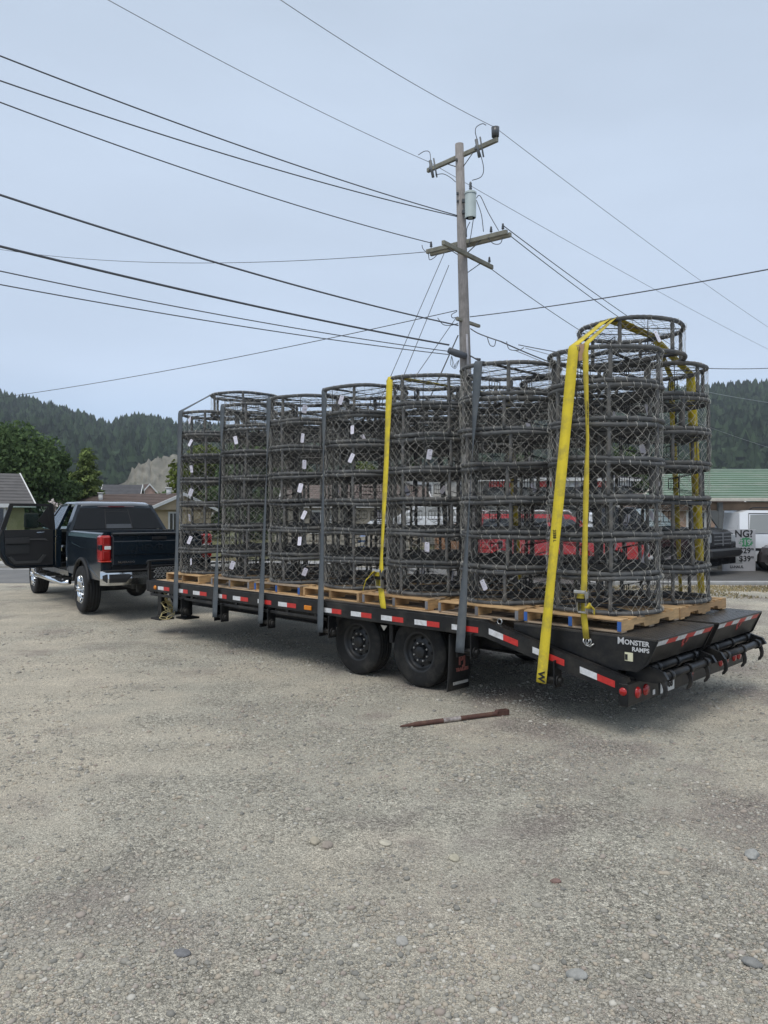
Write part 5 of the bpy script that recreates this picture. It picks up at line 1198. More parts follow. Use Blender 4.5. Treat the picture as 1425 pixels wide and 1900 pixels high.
# ================================================================== UTILITY POLE AND WIRES
M_pole = mat('weathered_pole', (.27, .25, .235), .85, 0, .22, 7, .4, 30, dirt=(.17, .155, .145), dscale=3, stretch=(8, 8, .8))
M_arm = mat('crossarm_wood', (.21, .205, .165), .85, 0, .25, 6, .3, 30)
M_wirek = mat('black_wire', (.085, .092, .105), .6, 0, .1, 5); M_wireg = mat('bare_wire', (.30, .32, .35), .5, .3, .1, 5)
M_ins = mat('insulator_grey', (.075, .08, .085), .3, 0, .1, 6)
DP = 21.0
def pole_pt(py): 
    z = px_z(py, DP); t = (z-5.74)/(12.0-5.74); return Vector((px_x(864, DP)+(px_x(852, DP)-px_x(864, DP))*t, DP, z))
pole = thing('utility_pole', 'weathered wooden utility pole with transformer, rising behind the stacked pots', 'utility pole', (pole_pt(948).x+.05, DP, .05))
PO = Vector(pole.location)
top = pole_pt(268); foot = pole_pt(268)+(pole_pt(690)-pole_pt(268))*((top.z-.0)/(top.z-pole_pt(690).z))
b_ = MB(); b_.tube([foot-PO, foot.lerp(top, .35)-PO, foot.lerp(top, .7)-PO, top-PO], [.185, .165, .135, .115], 16); b_.build('shaft', M_pole, pole)
def PT(px, py, d): return P(px, py, d)
def arm(pa, pb_, h=.115, w_=.09, name='crossarm'):
    a, c = Vector(pa), Vector(pb_); c.z = a.z; L_ = (c-a).length; ang_ = math.atan2((c-a).y, (c-a).x); m_ = (a+c)/2-PO
    b_ = MB(); b_.box(m_, (L_, w_, h), Matrix.Rotation(ang_, 3, 'Z'), .008); return b_.build(name, M_arm, pole)
zA, zB_, zC = 11.64, 9.25, 8.83
tA0, tA1 = Vector((1.24, 22.0, zA)), Vector((2.96, 20.15, zA)); arm(tA0, tA1)
tB0, tB1 = Vector((1.20, 21.75, zB_)), Vector((3.22, 20.2, zB_)); arm(tB0, tB1); arm(tB0+Vector((.12, .14, -.02)), tB1+Vector((.12, .14, -.02)))
tC0, tC1 = Vector((1.52, 19.95, zC+.06)), Vector((3.08, 22.0, zC+.06)); arm(tC0, tC1)
tD0, tD1 = Vector((1.96, 20.75, 7.12)), Vector((2.66, 21.6, 7.12)); arm(tD0, tD1, .08, .09)
b_ = MB()
for (a, c) in ((tA0.lerp(tA1, .26), pole_pt(312)), (tA0.lerp(tA1, .70), pole_pt(318)), (tB0.lerp(tB1, .72), pole_pt(478)), (tB0.lerp(tB1, .25), pole_pt(478)), (tC0.lerp(tC1, .78), pole_pt(512))):
    b_ = MB(); b_.tube([a-PO, c-PO], .016, 4); b_.build('brace', M_ins, pole)
def insul(p, h=.2, r_=.045):
    q = Vector(p)-PO; b_ = MB(); b_.lathe([(.012, 0), (.012, .05), (r_, .06), (r_*.55, .09), (r_*.95, .105), (r_*.5, .14), (r_*.7, .15), (r_*.5, h), (0, h+.01)], q, (0, 0, 1), 10); return b_.build('insulator', M_ins, pole)
for p in (tA1+Vector((-.05, .06, .05)), tA0+Vector((.08, -.1, .05)), tB1+Vector((-.10, .08, .05)), tB1+Vector((-.38, .30, .05)), tB0+Vector((.12, -.1, .05)), tC1+Vector((-.1, -.14, .05))): insul(p)
b_ = MB(); q = tA1-PO
b_.cyl(q+Vector((-.05, .06, .10)), q+Vector((-.05, .06, .34)), .10, .11, 10); b_.build('line_insulator', M_ins, pole)
for q in (tA0.lerp(tA1, .05)-PO, tA0.lerp(tA1, .72)-PO):       # fused cut-outs hung on the top arm
    b_ = MB(); b_.cyl(q+Vector((-.02, -.06, .22)), q+Vector((.06, -.08, -.26)), .045, .04, 8); b_.cyl(q+Vector((.07, -.16, .24)), q+Vector((.16, -.18, -.30)), .022, .022, 6)
    b_.box(q+Vector((0, -.02, 0)), (.12, .16, .10), None, .01); b_.build('fuse_cutout', mat('cutout_grey', (.13, .14, .145), .4), pole)
tr = PT(873, 405, 20.7)-PO
b_ = MB(); b_.lathe([(0, 0), (.135, .0), (.135, 0), (.15, .02), (.15, .02), (.15, .64), (.15, .64), (.16, .64), (.16, .64), (.16, .685), (.16, .685), (.10, .72), (0, .73)], tr, (0, 0, 1), 20); tn = b_.build('transformer', mat('transformer_grey', (.34, .40, .40), .45, 0, .08, 4), pole)
b_ = MB(); b_.lathe([(.045, .72), (.03, .76), (.045, .79), (.03, .82), (.045, .85), (.03, .88), (.04, .92), (.02, .97), (0, .98)], tr+Vector((.0, .0, 0)), (0, 0, 1), 10); b_.build('bushing', M_ins, tn)
for z in (.5, .2): b_ = MB(); b_.box(tr+Vector((-.14, .10, z)), (.16, .10, .10), None, .01); b_.build('bracket', M_ins, tn)
# jumpers and drops on the pole
def jump(pts, r_=.011, m=M_wirek):
    P_ = [Vector(p)-PO for p in pts]; out = []
    for k in range(len(P_)-1):
        p0, p1, p2, p3 = P_[max(k-1, 0)], P_[k], P_[k+1], P_[min(k+2, len(P_)-1)]
        for s in range(6):
            t = s/6; out.append(.5*((2*p1)+(p2-p0)*t+(2*p0-5*p1+4*p2-p3)*t*t+(3*p1-p0-3*p2+p3)*t**3))
    out.append(P_[-1]); b_ = MB(); b_.tube(out, r_, 5); return b_.build('jumper_wire', m, pole, fix=False)
jump([PT(902, 233, 20.3), PT(895, 230, 20.3), PT(884, 236, 20.3), PT(882, 246, 20.3), PT(885, 258, 20.4)])
jump([PT(888, 275, 20.4), PT(897, 310, 20.5), PT(893, 328, 20.6), PT(876, 335, 20.7)])
jump([PT(776, 288, 22), PT(788, 281, 22), PT(797, 283, 22), PT(799, 297, 21.9)])
jump([PT(808, 325, 21.9), PT(822, 323, 21.6), PT(836, 330, 21.3), PT(845, 338, 21)])
jump([PT(884, 368, 20.6), PT(891, 364, 20.5), PT(906, 395, 20.4), PT(925, 428, 20.2)])
jump([PT(884, 372, 20.6), PT(893, 398, 20.5), PT(897, 430, 20.5)])
jump([PT(878, 408, 20.7), PT(873, 440, 20.7), PT(868, 460, 20.8)]); jump([PT(872, 412, 20.7), PT(866, 425, 20.8), PT(866, 440, 20.9)])
jump([PT(905, 440, 20.4), PT(915, 452, 20.4), PT(928, 452, 20.3), PT(933, 440, 20.2)])
jump([PT(795, 470, 21.8), PT(797, 482, 21.7), PT(806, 478, 21.6), PT(813, 470, 21.5)]); jump([PT(783, 455, 21.9), PT(785, 462, 21.9), PT(795, 472, 21.8)])
jump([PT(812, 590, 20.6), PT(822, 602, 20.6), PT(836, 604, 20.7), PT(850, 600, 20.8)]); jump([PT(848, 578, 21), PT(838, 584, 20.9), PT(840, 590, 20.9), PT(850, 588, 21)])
jump([PT(873, 610, 20.8), PT(886, 618, 20.6), PT(906, 626, 20.4), PT(930, 634, 20.2)], .016)
jump([PT(904, 626, 20.4), PT(909, 640, 20.4), PT(917, 642, 20.4), PT(920, 630, 20.3)]); jump([PT(940, 634, 20.2), PT(945, 648, 20.1), PT(962, 650, 20.0), PT(972, 645, 20)])
for k in range(3): jump([PT(838, 660, 20.8), PT(836+k*4, 676+k*3, 20.8), PT(845, 684-k*4, 20.8), PT(852, 668, 20.9)], .007)
b_ = MB(); b_.tube([PT(833, 650, 20.6)-PO, PT(848, 656, 20.7)-PO, PT(864, 661, 20.8)-PO], [.085, .10, .085], 10); b_.build('splice_case', M_wirek, pole)
b_ = MB(); b_.tube([PT(866, 620, 20.78)-PO, PT(869, 700, 20.78)-PO], .03, 8); b_.build('riser_pipe', mat('riser_grey', (.33, .33, .35), .5), pole)
b_ = MB(); b_.tube([PT(872, 660, 20.7)-PO, PT(881, 665, 20.6)-PO, PT(890, 668, 20.5)-PO], [.02, .02, .05], 8); b_.build('cable_end', M_wirek, pole)
b_ = MB()
for py in (300, 362, 376): b_.box(pole_pt(py)-PO+Vector((-.10, -.10, 0)), (.06, .05, .07), None, .01)
b_.build('bolt', M_ins, pole)
# overhead wires, each one hung from its point on the pole
def wire(a, pxy, dz_end, sag, r_, label, m=M_wirek, ext=.5, n=40, dend=None):
    """from A on the pole through the point seen at pxy (same height + dz_end there), carried on past it"""
    a = Vector(a); px, py = pxy; z = a.z+dz_end
    d = dend if dend else (z-1.955)*1433.5/(948.3-py)
    bpt = Vector((px_x(px, d), d, px_z(py, d))); c = bpt+(bpt-a)*ext; pts = []; f0 = 1/(1+ext); s0 = 4*f0*(1-f0)*sag
    for k in range(n+1):
        f = k/n; p = a.lerp(c, f); p.z += s0*min(1, f/f0)-4*f*(1-f)*sag if False else -4*f*(1-f)*sag + s0*f/f0*(1 if f <= f0 else f0/f*f/f0)
        pts.append(p)
    b_ = MB(); b_.tube([p-a for p in pts], r_, 5); o = b_.build('overhead_wire', m, None, a, fix=False)
    return tag(o, label, 'wire', 'overhead wires')
wire(tA1+Vector((-.05, .06, .34)), (520, 0), 0, .25, .0085, 'thin bare wire running from the top right insulator up out of the picture', M_wireg)
wire(tA0+Vector((.05, -.1, .2)), (200, 0), 0, .25, .0085, 'thin bare wire running from the top left cut-out up out of the picture', M_wireg)
wire(PT(848, 400, 20.85), (0, 104), 0, .30, .014, 'uppermost of the dark wires leaving the pole towards the left, below the transformer')
wire(PT(848, 402, 20.85), (0, 150), 0, .34, .014, 'dark wire meeting the pole just under the uppermost left-going wire')
wire(tB0+Vector((.1, -.1, .22)), (0, 190), 0, .34, .013, 'wire from the left end of the middle crossarm, climbing left')
wire(tB0+Vector((0, 0, 0)), (0, 463), -.6, .75, .010, 'thin wire sagging level from the middle crossarm to the left', M_wirek, .3, 40, 34)
wire(PT(850, 604, 20.8), (0, 362), 0, .30, .020, 'thick cable reaching the pole at the small lower arm')
wire(PT(833, 640, 20.6), (0, 457), 0, .18, .024, 'thickest black cable, ending in the black splice case')
wire(PT(833, 652, 20.6), (0, 503), 0, .22, .012, 'upper of two slim wires under the thickest black cable')
wire(PT(833, 658, 20.6), (0, 528), 0, .20, .012, 'lower of two slim wires under the thickest black cable')
wire(PT(848, 576, 20.9), (20, 735), -3.3, .25, .012, 'service wire dropping from the pole to the houses at lower left', M_wirek, .25, 40, 33)
wire(PT(872, 588, 20.9), (1425, 500), 0, .10, .013, 'wire leaving the pole towards the upper right edge', M_wirek, .3, 40, 14.5)
wire(tA1+Vector((-.05, .06, .34)), (1425, 607), 0, .25, .0085, 'faint top wire running from the pole down to the right distance', M_wireg, .4)
wire(tA0+Vector((.05, -.1, .2)), (1425, 648), 0, .25, .0085, 'fainter second top wire running to the right distance', M_wireg, .4)
wire(tB1+Vector((-.1, .08, .2)), (1166, 588), 0, .12, .013, 'upper of the two wires from the middle crossarm to the right', M_wirek, .8)
wire(tB1+Vector((.0, .08, 0)), (1150, 590), 0, .16, .013, 'lower of the two wires from the middle crossarm to the right', M_wirek, .8)
wire(tC1+Vector((-.2, -.2, 0)), (1066, 607), 0, .12, .012, 'wire from the slanting arm down to the right, behind the rear stacks', M_wirek, .8)
wire(PT(930, 634, 20.2), (1010, 668), 0, .05, .018, 'cable running right from the splice loops behind the rear stacks', M_wirek, 1.2)
wire(PT(962, 640, 20.1), (1325, 684), 0, .22, .012, 'wire emerging right of the rear stack above the hill', M_wirek, .35)
wire(PT(975, 646, 20.1), (1425, 747), 0, .22, .010, 'lower thin wire crossing the wooded hill on the right', M_wireg, .35)
wire(PT(955, 650, 20.1), (1425, 830), 0, .22, .010, 'lowest thin wire crossing the wooded hill on the right', M_wireg, .35)
def guy(a, px, py, d, label, r_=.010):
    a = Vector(a); c = P(px, py, d); e = a+(c-a)*((a.z-.12)/max(.1, a.z-c.z)); b_ = MB(); b_.tube([Vector((0, 0, 0)), e-a], r_, 5); tag(b_.build('guy_wire', M_wirek, None, a), label, 'guy wire', 'guy wires bracing the pole')
guy(PT(825, 468, 21.0), 722, 705, 21.6, 'outer guy wire slanting down left from the middle crossarm')
guy(PT(833, 492, 21.0), 752, 690, 21.6, 'second guy wire slanting down left beside the outer one')
guy(PT(846, 590, 21.0), 770, 700, 21.6, 'third guy wire slanting down from the small lower arm')
guy(PT(850, 622, 21.0), 806, 720, 21.3, 'steep dark guy wire starting just above the splice case', .018)

# ================================================================== HOUSES
M_shin = [mat('roof_shingle_'+n, c, .9, 0, .2, 2.5, .4, 40, stretch=(1, 1, 1)) for n, c in (('grey', (.105, .10, .098)), ('brown', (.10, .072, .062)), ('slate', (.085, .085, .092)))]
M_yell = mat('yellow_siding', (.47, .38, .205), .75, 0, .06, 3); M_beig = mat('beige_siding', (.45, .355, .225), .75, 0, .06, 3); M_wht = mat('white_trim', (.66, .66, .65), .6, 0, .05, 5)
M_dwin = mat('house_window', (.03, .028, .03), .08, 0, .05, 3, coat=.7)
def house(name, label, origin, ang_, L_, W_, hgt, rise, roofm, wallm, hip=False, over=.35, windows=(), vents=(), base=.1, group=None):
    """L along the ridge (local x), W across; windows: (face, pos, z, w, h); face 'front' is -y, 'end' is +x, 'tail' is -x"""
    r_ = thing(name, label, 'house', (*origin, base), ang_, group)
    b_ = MB(); nlap = int(hgt/.17)
    for k in range(nlap):                                       # lapped boards
        z0, z1 = hgt*k/nlap, hgt*(k+1)/nlap; a0, a1 = .018, .0
        for (p, q) in (((-L_/2, -W_/2), (L_/2, -W_/2)), ((L_/2, -W_/2), (L_/2, W_/2)), ((L_/2, W_/2), (-L_/2, W_/2)), ((-L_/2, W_/2), (-L_/2, -W_/2))):
            n_2 = Vector((q[1]-p[1], p[0]-q[0], 0)).normalized()
            P0, Q0 = Vector((*p, z0)), Vector((*q, z0)); b_.quad(P0+n_2*a0, Q0+n_2*a0, Q0+Vector((0, 0, z1-z0)), P0+Vector((0, 0, z1-z0))); b_.quad(P0, Q0, Q0+n_2*a0, P0+n_2*a0)
    if not hip:
        for sx in (-1, 1):
            i = b_.add([(sx*L_/2, -W_/2, hgt), (sx*L_/2, W_/2, hgt), (sx*L_/2, 0, hgt+rise)]); b_.face((i, i+1, i+2))
    b_.build('wall', wallm, r_, fix=False)
    lx, ly = L_/2+over, W_/2+over; drop = rise/(W_/2)*over; rx = lx if not hip else lx-(2.4 if hip == 2 else ly)
    zt = hgt+rise; ze = hgt-drop
    b_ = MB(); t_ = .10
    rows = 10
    for sy in (-1, 1):                                          # shingle courses, each lapping the one below
        for k in range(rows):
            f0, f1 = k/rows, (k+1)/rows; 
            def ed(f): return (lx+(rx-lx)*f, sy*ly*(1-f), ze+(zt-ze)*f)
            a0, a1 = ed(f0), ed(f1); l_ = .03
            b_.quad((-a0[0], a0[1], a0[2]+l_), (a0[0], a0[1], a0[2]+l_), (a1[0], a1[1], a1[2]+.008), (-a1[0], a1[1], a1[2]+.008)); b_.quad((-a0[0], a0[1], a0[2]), (a0[0], a0[1], a0[2]), (a0[0], a0[1], a0[2]+l_), (-a0[0], a0[1], a0[2]+l_))
    if hip:
        for sx in (-1, 1):
            i = b_.add([(sx*lx, -ly, ze+.03), (sx*lx, ly, ze+.03), (sx*rx, 0, zt+.008)]); b_.face((i, i+1, i+2))
    i = b_.add([(-lx, -ly, ze), (lx, -ly, ze), (lx, ly, ze), (-lx, ly, ze)]); b_.face((i, i+1, i+2, i+3))
    rf_ = b_.build('roof', roofm, r_, fix=False)
    for sy in (-1, 1): lbox('fascia', -lx, lx, sy*ly-.02, sy*ly+.02, ze-.14, ze+.012, M_wht, .004, r_)
    for sx in (-1, 1):
        if hip: lbox('fascia', sx*lx-.02, sx*lx+.02, -ly, ly, ze-.14, ze+.012, M_wht, .004, r_)
        else:
            for sy in (-1, 1):
                b_ = MB(); b_.prism([(sy*ly, ze-.15), (sy*ly, ze+.035), (0, zt+.04), (0, zt-.15)], lambda a, z, t: Vector((t, a, z)), sx*lx-.02, sx*lx+.03); b_.build('rake_board', M_wht, r_)
    for (face, pos, z, w_, h_) in windows:
        b_ = MB(); g_2 = MB(); tr_ = .10
        def put(B, u0, u1, z0, z1, o0, o1):
            um = (u0+u1)/2
            if face == 'front': B.box((um, -W_/2-(o0+o1)/2, (z0+z1)/2), (u1-u0, o1-o0, z1-z0))
            elif face == 'end': B.box((L_/2+(o0+o1)/2, um, (z0+z1)/2), (o1-o0, u1-u0, z1-z0))
            else: B.box((-L_/2-(o0+o1)/2, um, (z0+z1)/2), (o1-o0, u1-u0, z1-z0))
        for (u0, u1, z0, z1) in ((pos-w_/2-tr_, pos-w_/2, z-tr_, z+h_+tr_), (pos+w_/2, pos+w_/2+tr_, z-tr_, z+h_+tr_), (pos-w_/2, pos+w_/2, z+h_, z+h_+tr_), (pos-w_/2, pos+w_/2, z-tr_, z), (pos-.02, pos+.02, z, z+h_)): put(b_, u0, u1, z0, z1, .0, .06)
        wn = b_.build('window', M_wht, r_); put(g_2, pos-w_/2, pos+w_/2, z, z+h_, .005, .02); g_2.build('pane', M_dwin, wn)
    for (vx, vy, vh, rad, mm) in vents:
        zz_ = ze+(zt-ze)*(1-abs(vy)/ly); b_ = MB(); b_.cyl((vx, vy, zz_-.1), (vx, vy, zz_+vh), rad, n=10); b_.cyl((vx, vy, zz_+vh), (vx, vy, zz_+vh+.06), rad*1.4, n=10); b_.build('vent_pipe', mm, rf_)
    return r_
# left house: grey hip roof, yellow siding
dH = 31.5
house('house', 'small yellow sided house with a grey shingle roof, at the left edge', (-19.3, 32.05), R(35), 7.0, 6.0, 2.26, 1.22, M_shin[0], M_yell, False, .35, [('front', 2.45, .75, .55, 1.2), ('front', .6, .75, .8, 1.2)], [(2.5, -2.2, .2, .05, M_wht)], .12)
# long brown roofed house
ax = Vector((-.86, .51)); ang_ = math.atan2(-ax.y, -ax.x)      # local +x = gable end turned to the camera
ge = Vector((px_x(338, 45.5), 45.5)); oc = ge+ax*6.2
house('house', 'long beige house with a brown roof and white gable trim, behind the pickup', (oc.x, oc.y), ang_, 12.0, 5.2, 2.1, .86, M_shin[1], M_beig, False, .35, [('end', -.56, .62, .55, 1.15)], [(.53, -1.2, .42, .13, M_wht), (-1.7, -1.3, .40, .06, M_greyp), (5.3, -.2, .35, .14, M_wht)], .05)
house('house', 'house with a steep slate grey roof beyond the brown roofed one', (px_x(214, 70), 72), R(8), 3.2, 3.0, 2.6, 1.2, M_shin[2], M_beig, False, .2, base=.6)
house('house', 'little pink gabled house beyond the brown roof', (px_x(251, 85)+.9, 86), R(-60), 3.0, 2.2, 2.7, 1.25, M_shin[1], mat('pink_siding', (.45, .30, .25), .8), False, .15, [('end', 0, 1.9, .35, .6)], base=1.0)
house('house', 'tan house with a greyish brown roof seen through the middle stacks', (px_x(655, 40), 42), R(4), 7.0, 6.0, 2.3, 1.0, mat('roof_taupe', (.15, .115, .10), .9, 0, .2, 3), mat('tan_siding', (.36, .31, .24), .8), False, .4, [('front', -1.8, .8, .9, 1.0), ('front', 1.5, .8, .9, 1.0)], base=.1)
house('house', 'pale building with dark windows behind the fifth and sixth stacks', (px_x(855, 42), 45), R(0), 6.4, 6.0, 3.9, .5, M_shin[2], mat('pale_siding', (.60, .57, .52), .8, 0, .06, 3), True, .3, [('front', -2.0, 2.2, .8, 1.1), ('front', .3, 2.2, .8, 1.1), ('front', 2.3, 2.2, .7, 1.1), ('front', .8, .3, .9, 1.2)], base=.1)
house('shed', 'orange brown shed in front of the pale building', (px_x(842, 36), 36.5), R(0), 1.6, 1.6, 1.9, .3, M_shin[1], mat('orange_brown_siding', (.33, .17, .09), .8), True, .15, base=.1)
gs = house('shop_building', 'dark grey shop building with a red and white band under its eave', (px_x(1040, 40), 43), R(0), 7.5, 6.0, 3.6, .6, M_shin[2], mat('dark_siding', (.09, .095, .095), .8), True, .3, [('front', 2.0, 1.0, 1.4, 1.2)], base=.1)
gs['category'] = 'shop'
for k in range(6): lbox('fascia_panel', -3.7+k*1.23, -3.7+(k+1)*1.23-.05, -3.08, -3.02, 3.1, 3.42, M_red if k % 2 == 0 else M_white, .01, gs)
house('house', 'peach coloured house glimpsed under the green carport roof', (px_x(1280, 38), 41), R(0), 6.0, 5.0, 2.1, .7, M_shin[1], mat('peach_siding', (.42, .29, .22), .8), False, .3, [('front', .5, .9, .8, .9)], base=.1)

# ------------------------------------------------------------------ green metal carport
dE, dR = 24.3, 31.2
xe0, xr0 = px_x(1192, dE), px_x(1243, dR); zE, zR_ = px_z(926, dE), px_z(871, dR); x1_ = 24.0
cp = thing('carport', 'open carport with a ribbed green metal roof, on the right behind the vehicles', 'carport', ((xe0+x1_)/2, dE, .12)); CO = Vector(cp.location)
M_grnr = mat('green_roof_metal', (.165, .24, .165), .5, .1, .16, 1.5, 0, 60, dirt=(.26, .29, .23), dscale=1.2, stretch=(.3, 6, 6))
nrow = 14
for k in range(nrow):
    f0, f1 = k/nrow, (k+1)/nrow
    y0, y1 = dE+(dR-dE)*f0, dE+(dR-dE)*f1; z0, z1 = zE+(zR_-zE)*f0, zE+(zR_-zE)*f1; xa, xb = xe0+(xr0-xe0)*f0, xe0+(xr0-xe0)*f1
    b_ = MB(); prof = [(-.06, -.005), (-.06, .062), (.30, .062), (.65, .04), (1.0, .0)]
    i = b_.add([Vector((xa+(xb-xa)*t, y0+(y1-y0)*t, z0+(z1-z0)*t+h_))-CO for t, h_ in prof]); j = b_.add([Vector((x1_, y0+(y1-y0)*t, z0+(z1-z0)*t+h_))-CO for t, h_ in prof])
    i2 = b_.add([Vector((xa+(xb-xa)*t, y0+(y1-y0)*t, z0+(z1-z0)*t-.03))-CO for t, h_ in prof]); j2 = b_.add([Vector((x1_, y0+(y1-y0)*t, z0+(z1-z0)*t-.03))-CO for t, h_ in prof])
    for q in range(4): b_.face((i+q, j+q, j+q+1, i+q+1)); b_.face((i2+q, i2+q+1, j2+q+1, j2+q))
    b_.face((i, i+1, i+2, i+3, i+4, i2+4, i2)); b_.build('roof_panel', M_grnr, cp)
def cbox(name, x0, x1, y0, y1, z0, z1, m, bev=.01):
    b_ = MB(); b_.box(Vector(((x0+x1)/2, (y0+y1)/2, (z0+z1)/2))-CO, (x1-x0, y1-y0, z1-z0), None, bev); return b_.build(name, m, cp)
cbox('gutter', xe0-.05, x1_, dE-.24, dE-.12, zE-.07, zE+.03, mat('cream_trim', (.55, .52, .44), .6))
cbox('eave_beam', xe0+.1, x1_, dE+.05, dE+.25, zE-.36, zE-.09, mat('brown_beam', (.14, .10, .07), .8, 0, .2, 3))
M_post = mat('post_grey', (.12, .125, .12), .7)
for px in (1335, 1720):
    x = px_x(px, dE); cbox('post', x-.07, x+.07, dE-.10, dE+.04, .12, zE-.10, M_post)
    b_ = MB(); b_.prism([(x-.45, zE-.37), (x+.12, zE-.37), (x+.07, zE-.9), (x-.07, zE-.9)], lambda a, z, t: Vector((a, t, z))-CO, dE-.08, dE+.02); b_.build('post_bracket', M_post, cp)
for px in (1215, 1430): x = px_x(px, 31.5); cbox('post', x-.07, x+.07, 31.4, 31.55, .12, zR_-.1, M_post)
b_ = MB(); e0, e1 = Vector((xe0-.03, dE, zE+.02))-CO, Vector((xr0-.03, dR, zR_+.02))-CO; b_.tube([e0, e1], .05, 4); b_.build('rake_trim', MATS['cream_trim'], cp)
# small things beyond the road
def simple_bin():
    r_ = thing('bin', 'small bright blue bin beyond the road, seen through the pots', 'bin', (px_x(673, 30), 30, .12)); b_ = MB(); b_.lathe([(0, 0), (.15, 0), (.19, .72), (.21, .74), (.21, .78), (.19, .80)], (0, 0, 0), (0, 0, 1), 14); b_.build('barrel', mat('blue_plastic', (.05, .16, .42), .45), r_); b_ = MB(); b_.lathe([(.21, .80), (.2, .84), (.1, .88), (0, .89)], (0, 0, 0), (0, 0, 1), 14); b_.build('lid', MATS['blue_plastic'], r_)
simple_bin()
fnc = thing('fence', 'low pale board fence across the road, seen through the middle stacks', 'fence', (px_x(640, 28.5), 28.5, .12))
for k in range(3): lbox('rail', -2.6, 2.4, -.02, .02, .32+k*.22, .46+k*.22, mat('fence_board', (.38, .35, .29), .85, 0, .2, 4), .006, fnc)
for x in (-2.5, -1.3, -.1, 1.1, 2.3): lbox('post', x-.05, x+.05, .025, .12, 0, 1.0, MATS['fence_board'], .006, fnc)

# ================================================================== TREES
M_leaf1 = leaf_mat('leaf_green', (.100, .152, .080), .45, .35, (.9, 1.0, .8)); M_leaf2 = leaf_mat('leaf_yellowgreen', (.115, .155, .050), .45, .25, (.95, 1.0, .7)); M_leaf3 = leaf_mat('leaf_dark', (.050, .085, .042), .45, .2); M_bark = mat('bark', (.075, .06, .048), .9, 0, .25, 6, .4, 30)
def leafcards(g, centers, radii, n, ls, droop=0.0):
    k = g.integers(0, len(centers), n); w_ = np.array(radii)**2; w_ = w_/w_.sum(); k = g.choice(len(centers), n, p=w_)
    d = g.normal(size=(n, 3)); d /= np.linalg.norm(d, axis=1)[:, None]; r_ = g.random(n)**.38
    p = np.array(centers)[k]+d*(r_*np.array(radii)[k])[:, None]*np.array([1, 1, .85])
    a = g.normal(size=(n, 3)); a /= np.linalg.norm(a, axis=1)[:, None]; b = np.cross(a, d+g.normal(size=(n, 3))*.7); b /= np.linalg.norm(b, axis=1)[:, None]
    if droop: a[:, 2] -= droop; a /= np.linalg.norm(a, axis=1)[:, None]
    s = ls*(.6+.8*g.random(n))[:, None]
    v = np.stack([p-a*s, p-b*s*.55+a*s*.1, p+a*s, p+b*s*.55+a*s*.1], 1).reshape(-1, 3); return v, np.arange(n*4).reshape(-1, 4)
def tree(name, label, x, y, h, cr, lm, n, ls, seed, nl=14, low=.25, cat='tree', squash=1.0, group=None, base=.1):
    g = np.random.default_rng(seed); r_ = thing(name, label, cat, (x, y, base), 0, group); cs = []; rs = []
    for k in range(nl):
        f = low+(1-low)*(k+.5)/nl; prof = math.sin(math.pi*min(1, max(.12, (f-low)/(1-low)*.8+.18)))**.7; a = 2.4*k+g.uniform(-.4, .4); q = cr*prof*g.uniform(.35, .8)
        cs.append((math.cos(a)*q, math.sin(a)*q*squash, h*f*.93)); rs.append(cr*g.uniform(.30, .5))
    b_ = MB(); b_.tube([(0, 0, -.1), (.05, .02, h*.25), (-.04, .05, h*.55), (.03, 0, h*.8)], [h*.03+.05, h*.024+.04, h*.015+.02, .02], 8)
    for c in cs[::2]: 
        z0 = max(h*.12, c[2]*.55); b_.tube([(0, 0, z0), (c[0]*.5, c[1]*.5, z0+(c[2]-z0)*.6), c], [.05, .035, .015], 5)
    b_.build('trunk', M_bark, r_, fix=False)
    v, f = leafcards(g, cs, rs, n, ls); o = link('crown', np_mesh('crown', v, f, lm), r_); return r_
def conifer(name, label, x, y, h, cr, lm, n, ls, seed, base=.1, group=None):
    g = np.random.default_rng(seed); r_ = thing(name, label, 'tree', (x, y, base), 0, group); b_ = MB(); b_.tube([(0, 0, -.1), (0, 0, h*.97)], [.14, .02], 8); P_ = []; tot = 46
    A = []; 
    for k in range(tot):
        f = .08+.9*(k/tot); L_ = cr*(1-f)**.85*g.uniform(.7, 1.15); a = k*2.4+g.uniform(-.3, .3); z = h*f; e = (math.cos(a)*L_, math.sin(a)*L_, z-L_*.28+L_*L_*.06); b_.tube([(0, 0, z), e], [.025, .008], 4); A.append(((0, 0, z), e))
    b_.build('trunk', M_bark, r_, fix=False)
    k = g.integers(0, tot, n); t = g.random(n)**.7; s0 = np.array([a[0] for a in A])[k]; s1 = np.array([a[1] for a in A])[k]; p = s0+(s1-s0)*t[:, None]+g.normal(size=(n, 3))*np.array([.12, .12, .07])*cr*.5
    a = (s1-s0); a /= np.linalg.norm(a, axis=1)[:, None]+1e-6; a = a+g.normal(size=(n, 3))*.5; a[:, 2] -= .35; a /= np.linalg.norm(a, axis=1)[:, None]; b = np.cross(a, g.normal(size=(n, 3))); b /= np.linalg.norm(b, axis=1)[:, None]; s = ls*(.6+.8*g.random(n))[:, None]
    v = np.stack([p-a*s, p-b*s*.35, p+a*s, p+b*s*.35], 1).reshape(-1, 3); link('crown', np_mesh('crown', v, np.arange(n*4).reshape(-1, 4), lm), r_); return r_
D_ = 44
tree('tree', 'big dark green broadleaf tree behind the yellow sided house', px_x(28, D_), D_, 6.6, 3.2, M_leaf1, 13000, .13, 1, 20, .10)
tree('tree', 'broadleaf tree with a lighter rounded top, right beside the big dark one', px_x(92, D_+2), D_+2, 6.1, 1.7, M_leaf1, 8000, .12, 2, 16, .05)
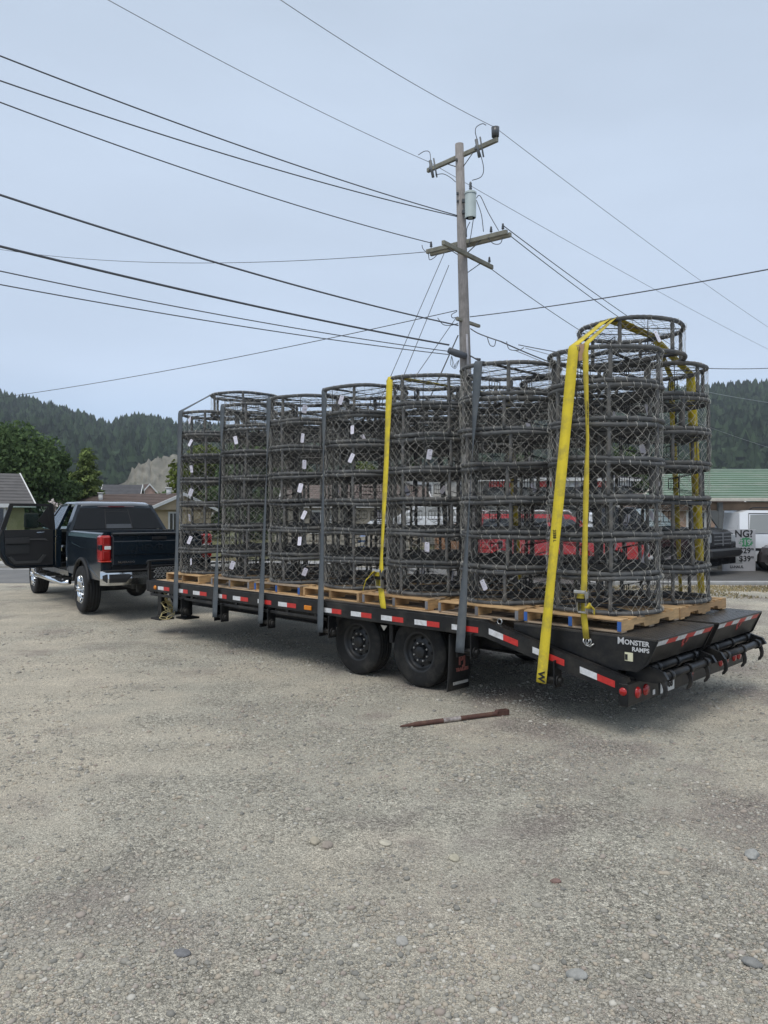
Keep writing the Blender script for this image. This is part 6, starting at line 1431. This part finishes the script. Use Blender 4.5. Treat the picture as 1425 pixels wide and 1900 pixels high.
conifer('tree', 'pale green conifer with drooping branches, left of the brown roof', px_x(160, 49), 49, 5.9, 2.1, leaf_mat('leaf_conifer', (.17, .225, .095), .4, .25, (.9, 1.0, .8)), 9000, .15, 3)
tree('tree', 'low dark tree between the conifer and the slate roofed house', px_x(125, 52), 52, 4.6, 2.2, M_leaf3, 3500, .15, 4, 10, .1)
tree('flowering_shrub', 'shrub with white blossom peeping over the open truck door', px_x(100, 38), 38, 2.6, .55, leaf_mat('blossom', (.50, .50, .48), .3, .2, (1, 1, 1)), 110, .08, 5, 8, .6, 'shrub')
for (px, d, h, cr, m_, n, lab) in ((300, 75, 3.4, 2.6, M_leaf1, 2500, 'dark bushes on the skyline of the brown roof, by the bare slope'), (270, 88, 4.0, 1.6, M_leaf3, 1500, 'small dark tree in front of the bare slope'), (372, 52, 6.2, 2.6, M_leaf2, 4500, 'yellowish green tree seen through the pots next to the truck'),
    (452, 50, 6.8, 2.8, M_leaf1, 4500, 'mid green tree seen through the second stack from the truck'), (540, 54, 6.0, 2.6, M_leaf3, 4000, 'dark tree seen through the third stack from the truck'), (672, 56, 5.2, 2.6, M_leaf2, 4000, 'bright green tree seen through the middle stack, above the tan house'), (760, 60, 5.6, 2.2, M_leaf3, 3000, 'dark tree left of the pale building'), (960, 62, 6.5, 3.0, M_leaf3, 3500, 'dark tree between the pale building and the dark shop'), (1150, 60, 6.5, 3.4, M_leaf3, 4500, 'dark tree behind the rear stacks')):
    tree('tree', lab, px_x(px, d), d, h, cr, m_, n, .16, int(px), 12, .1)

# ------------------------------------------------------------------ valley haze
hz = MB(); hz.box((0, 500, 118), (3200, 1500, 242)); hzo = hz.build('haze', None)
hm = bpy.data.materials.new('haze_volume'); hm.use_nodes = True; ht = hm.node_tree; ht.nodes.clear()
pv = ht.nodes.new('ShaderNodeVolumePrincipled'); pv.inputs['Color'].default_value = (.82, .90, 1, 1); pv.inputs['Density'].default_value = .00021; pv.inputs['Anisotropy'].default_value = .0
ho = ht.nodes.new('ShaderNodeOutputMaterial'); ht.links.new(pv.outputs[0], ho.inputs['Volume'])
hzo.data.materials.clear(); hzo.data.materials.append(hm); tag(hzo, kind='stuff')
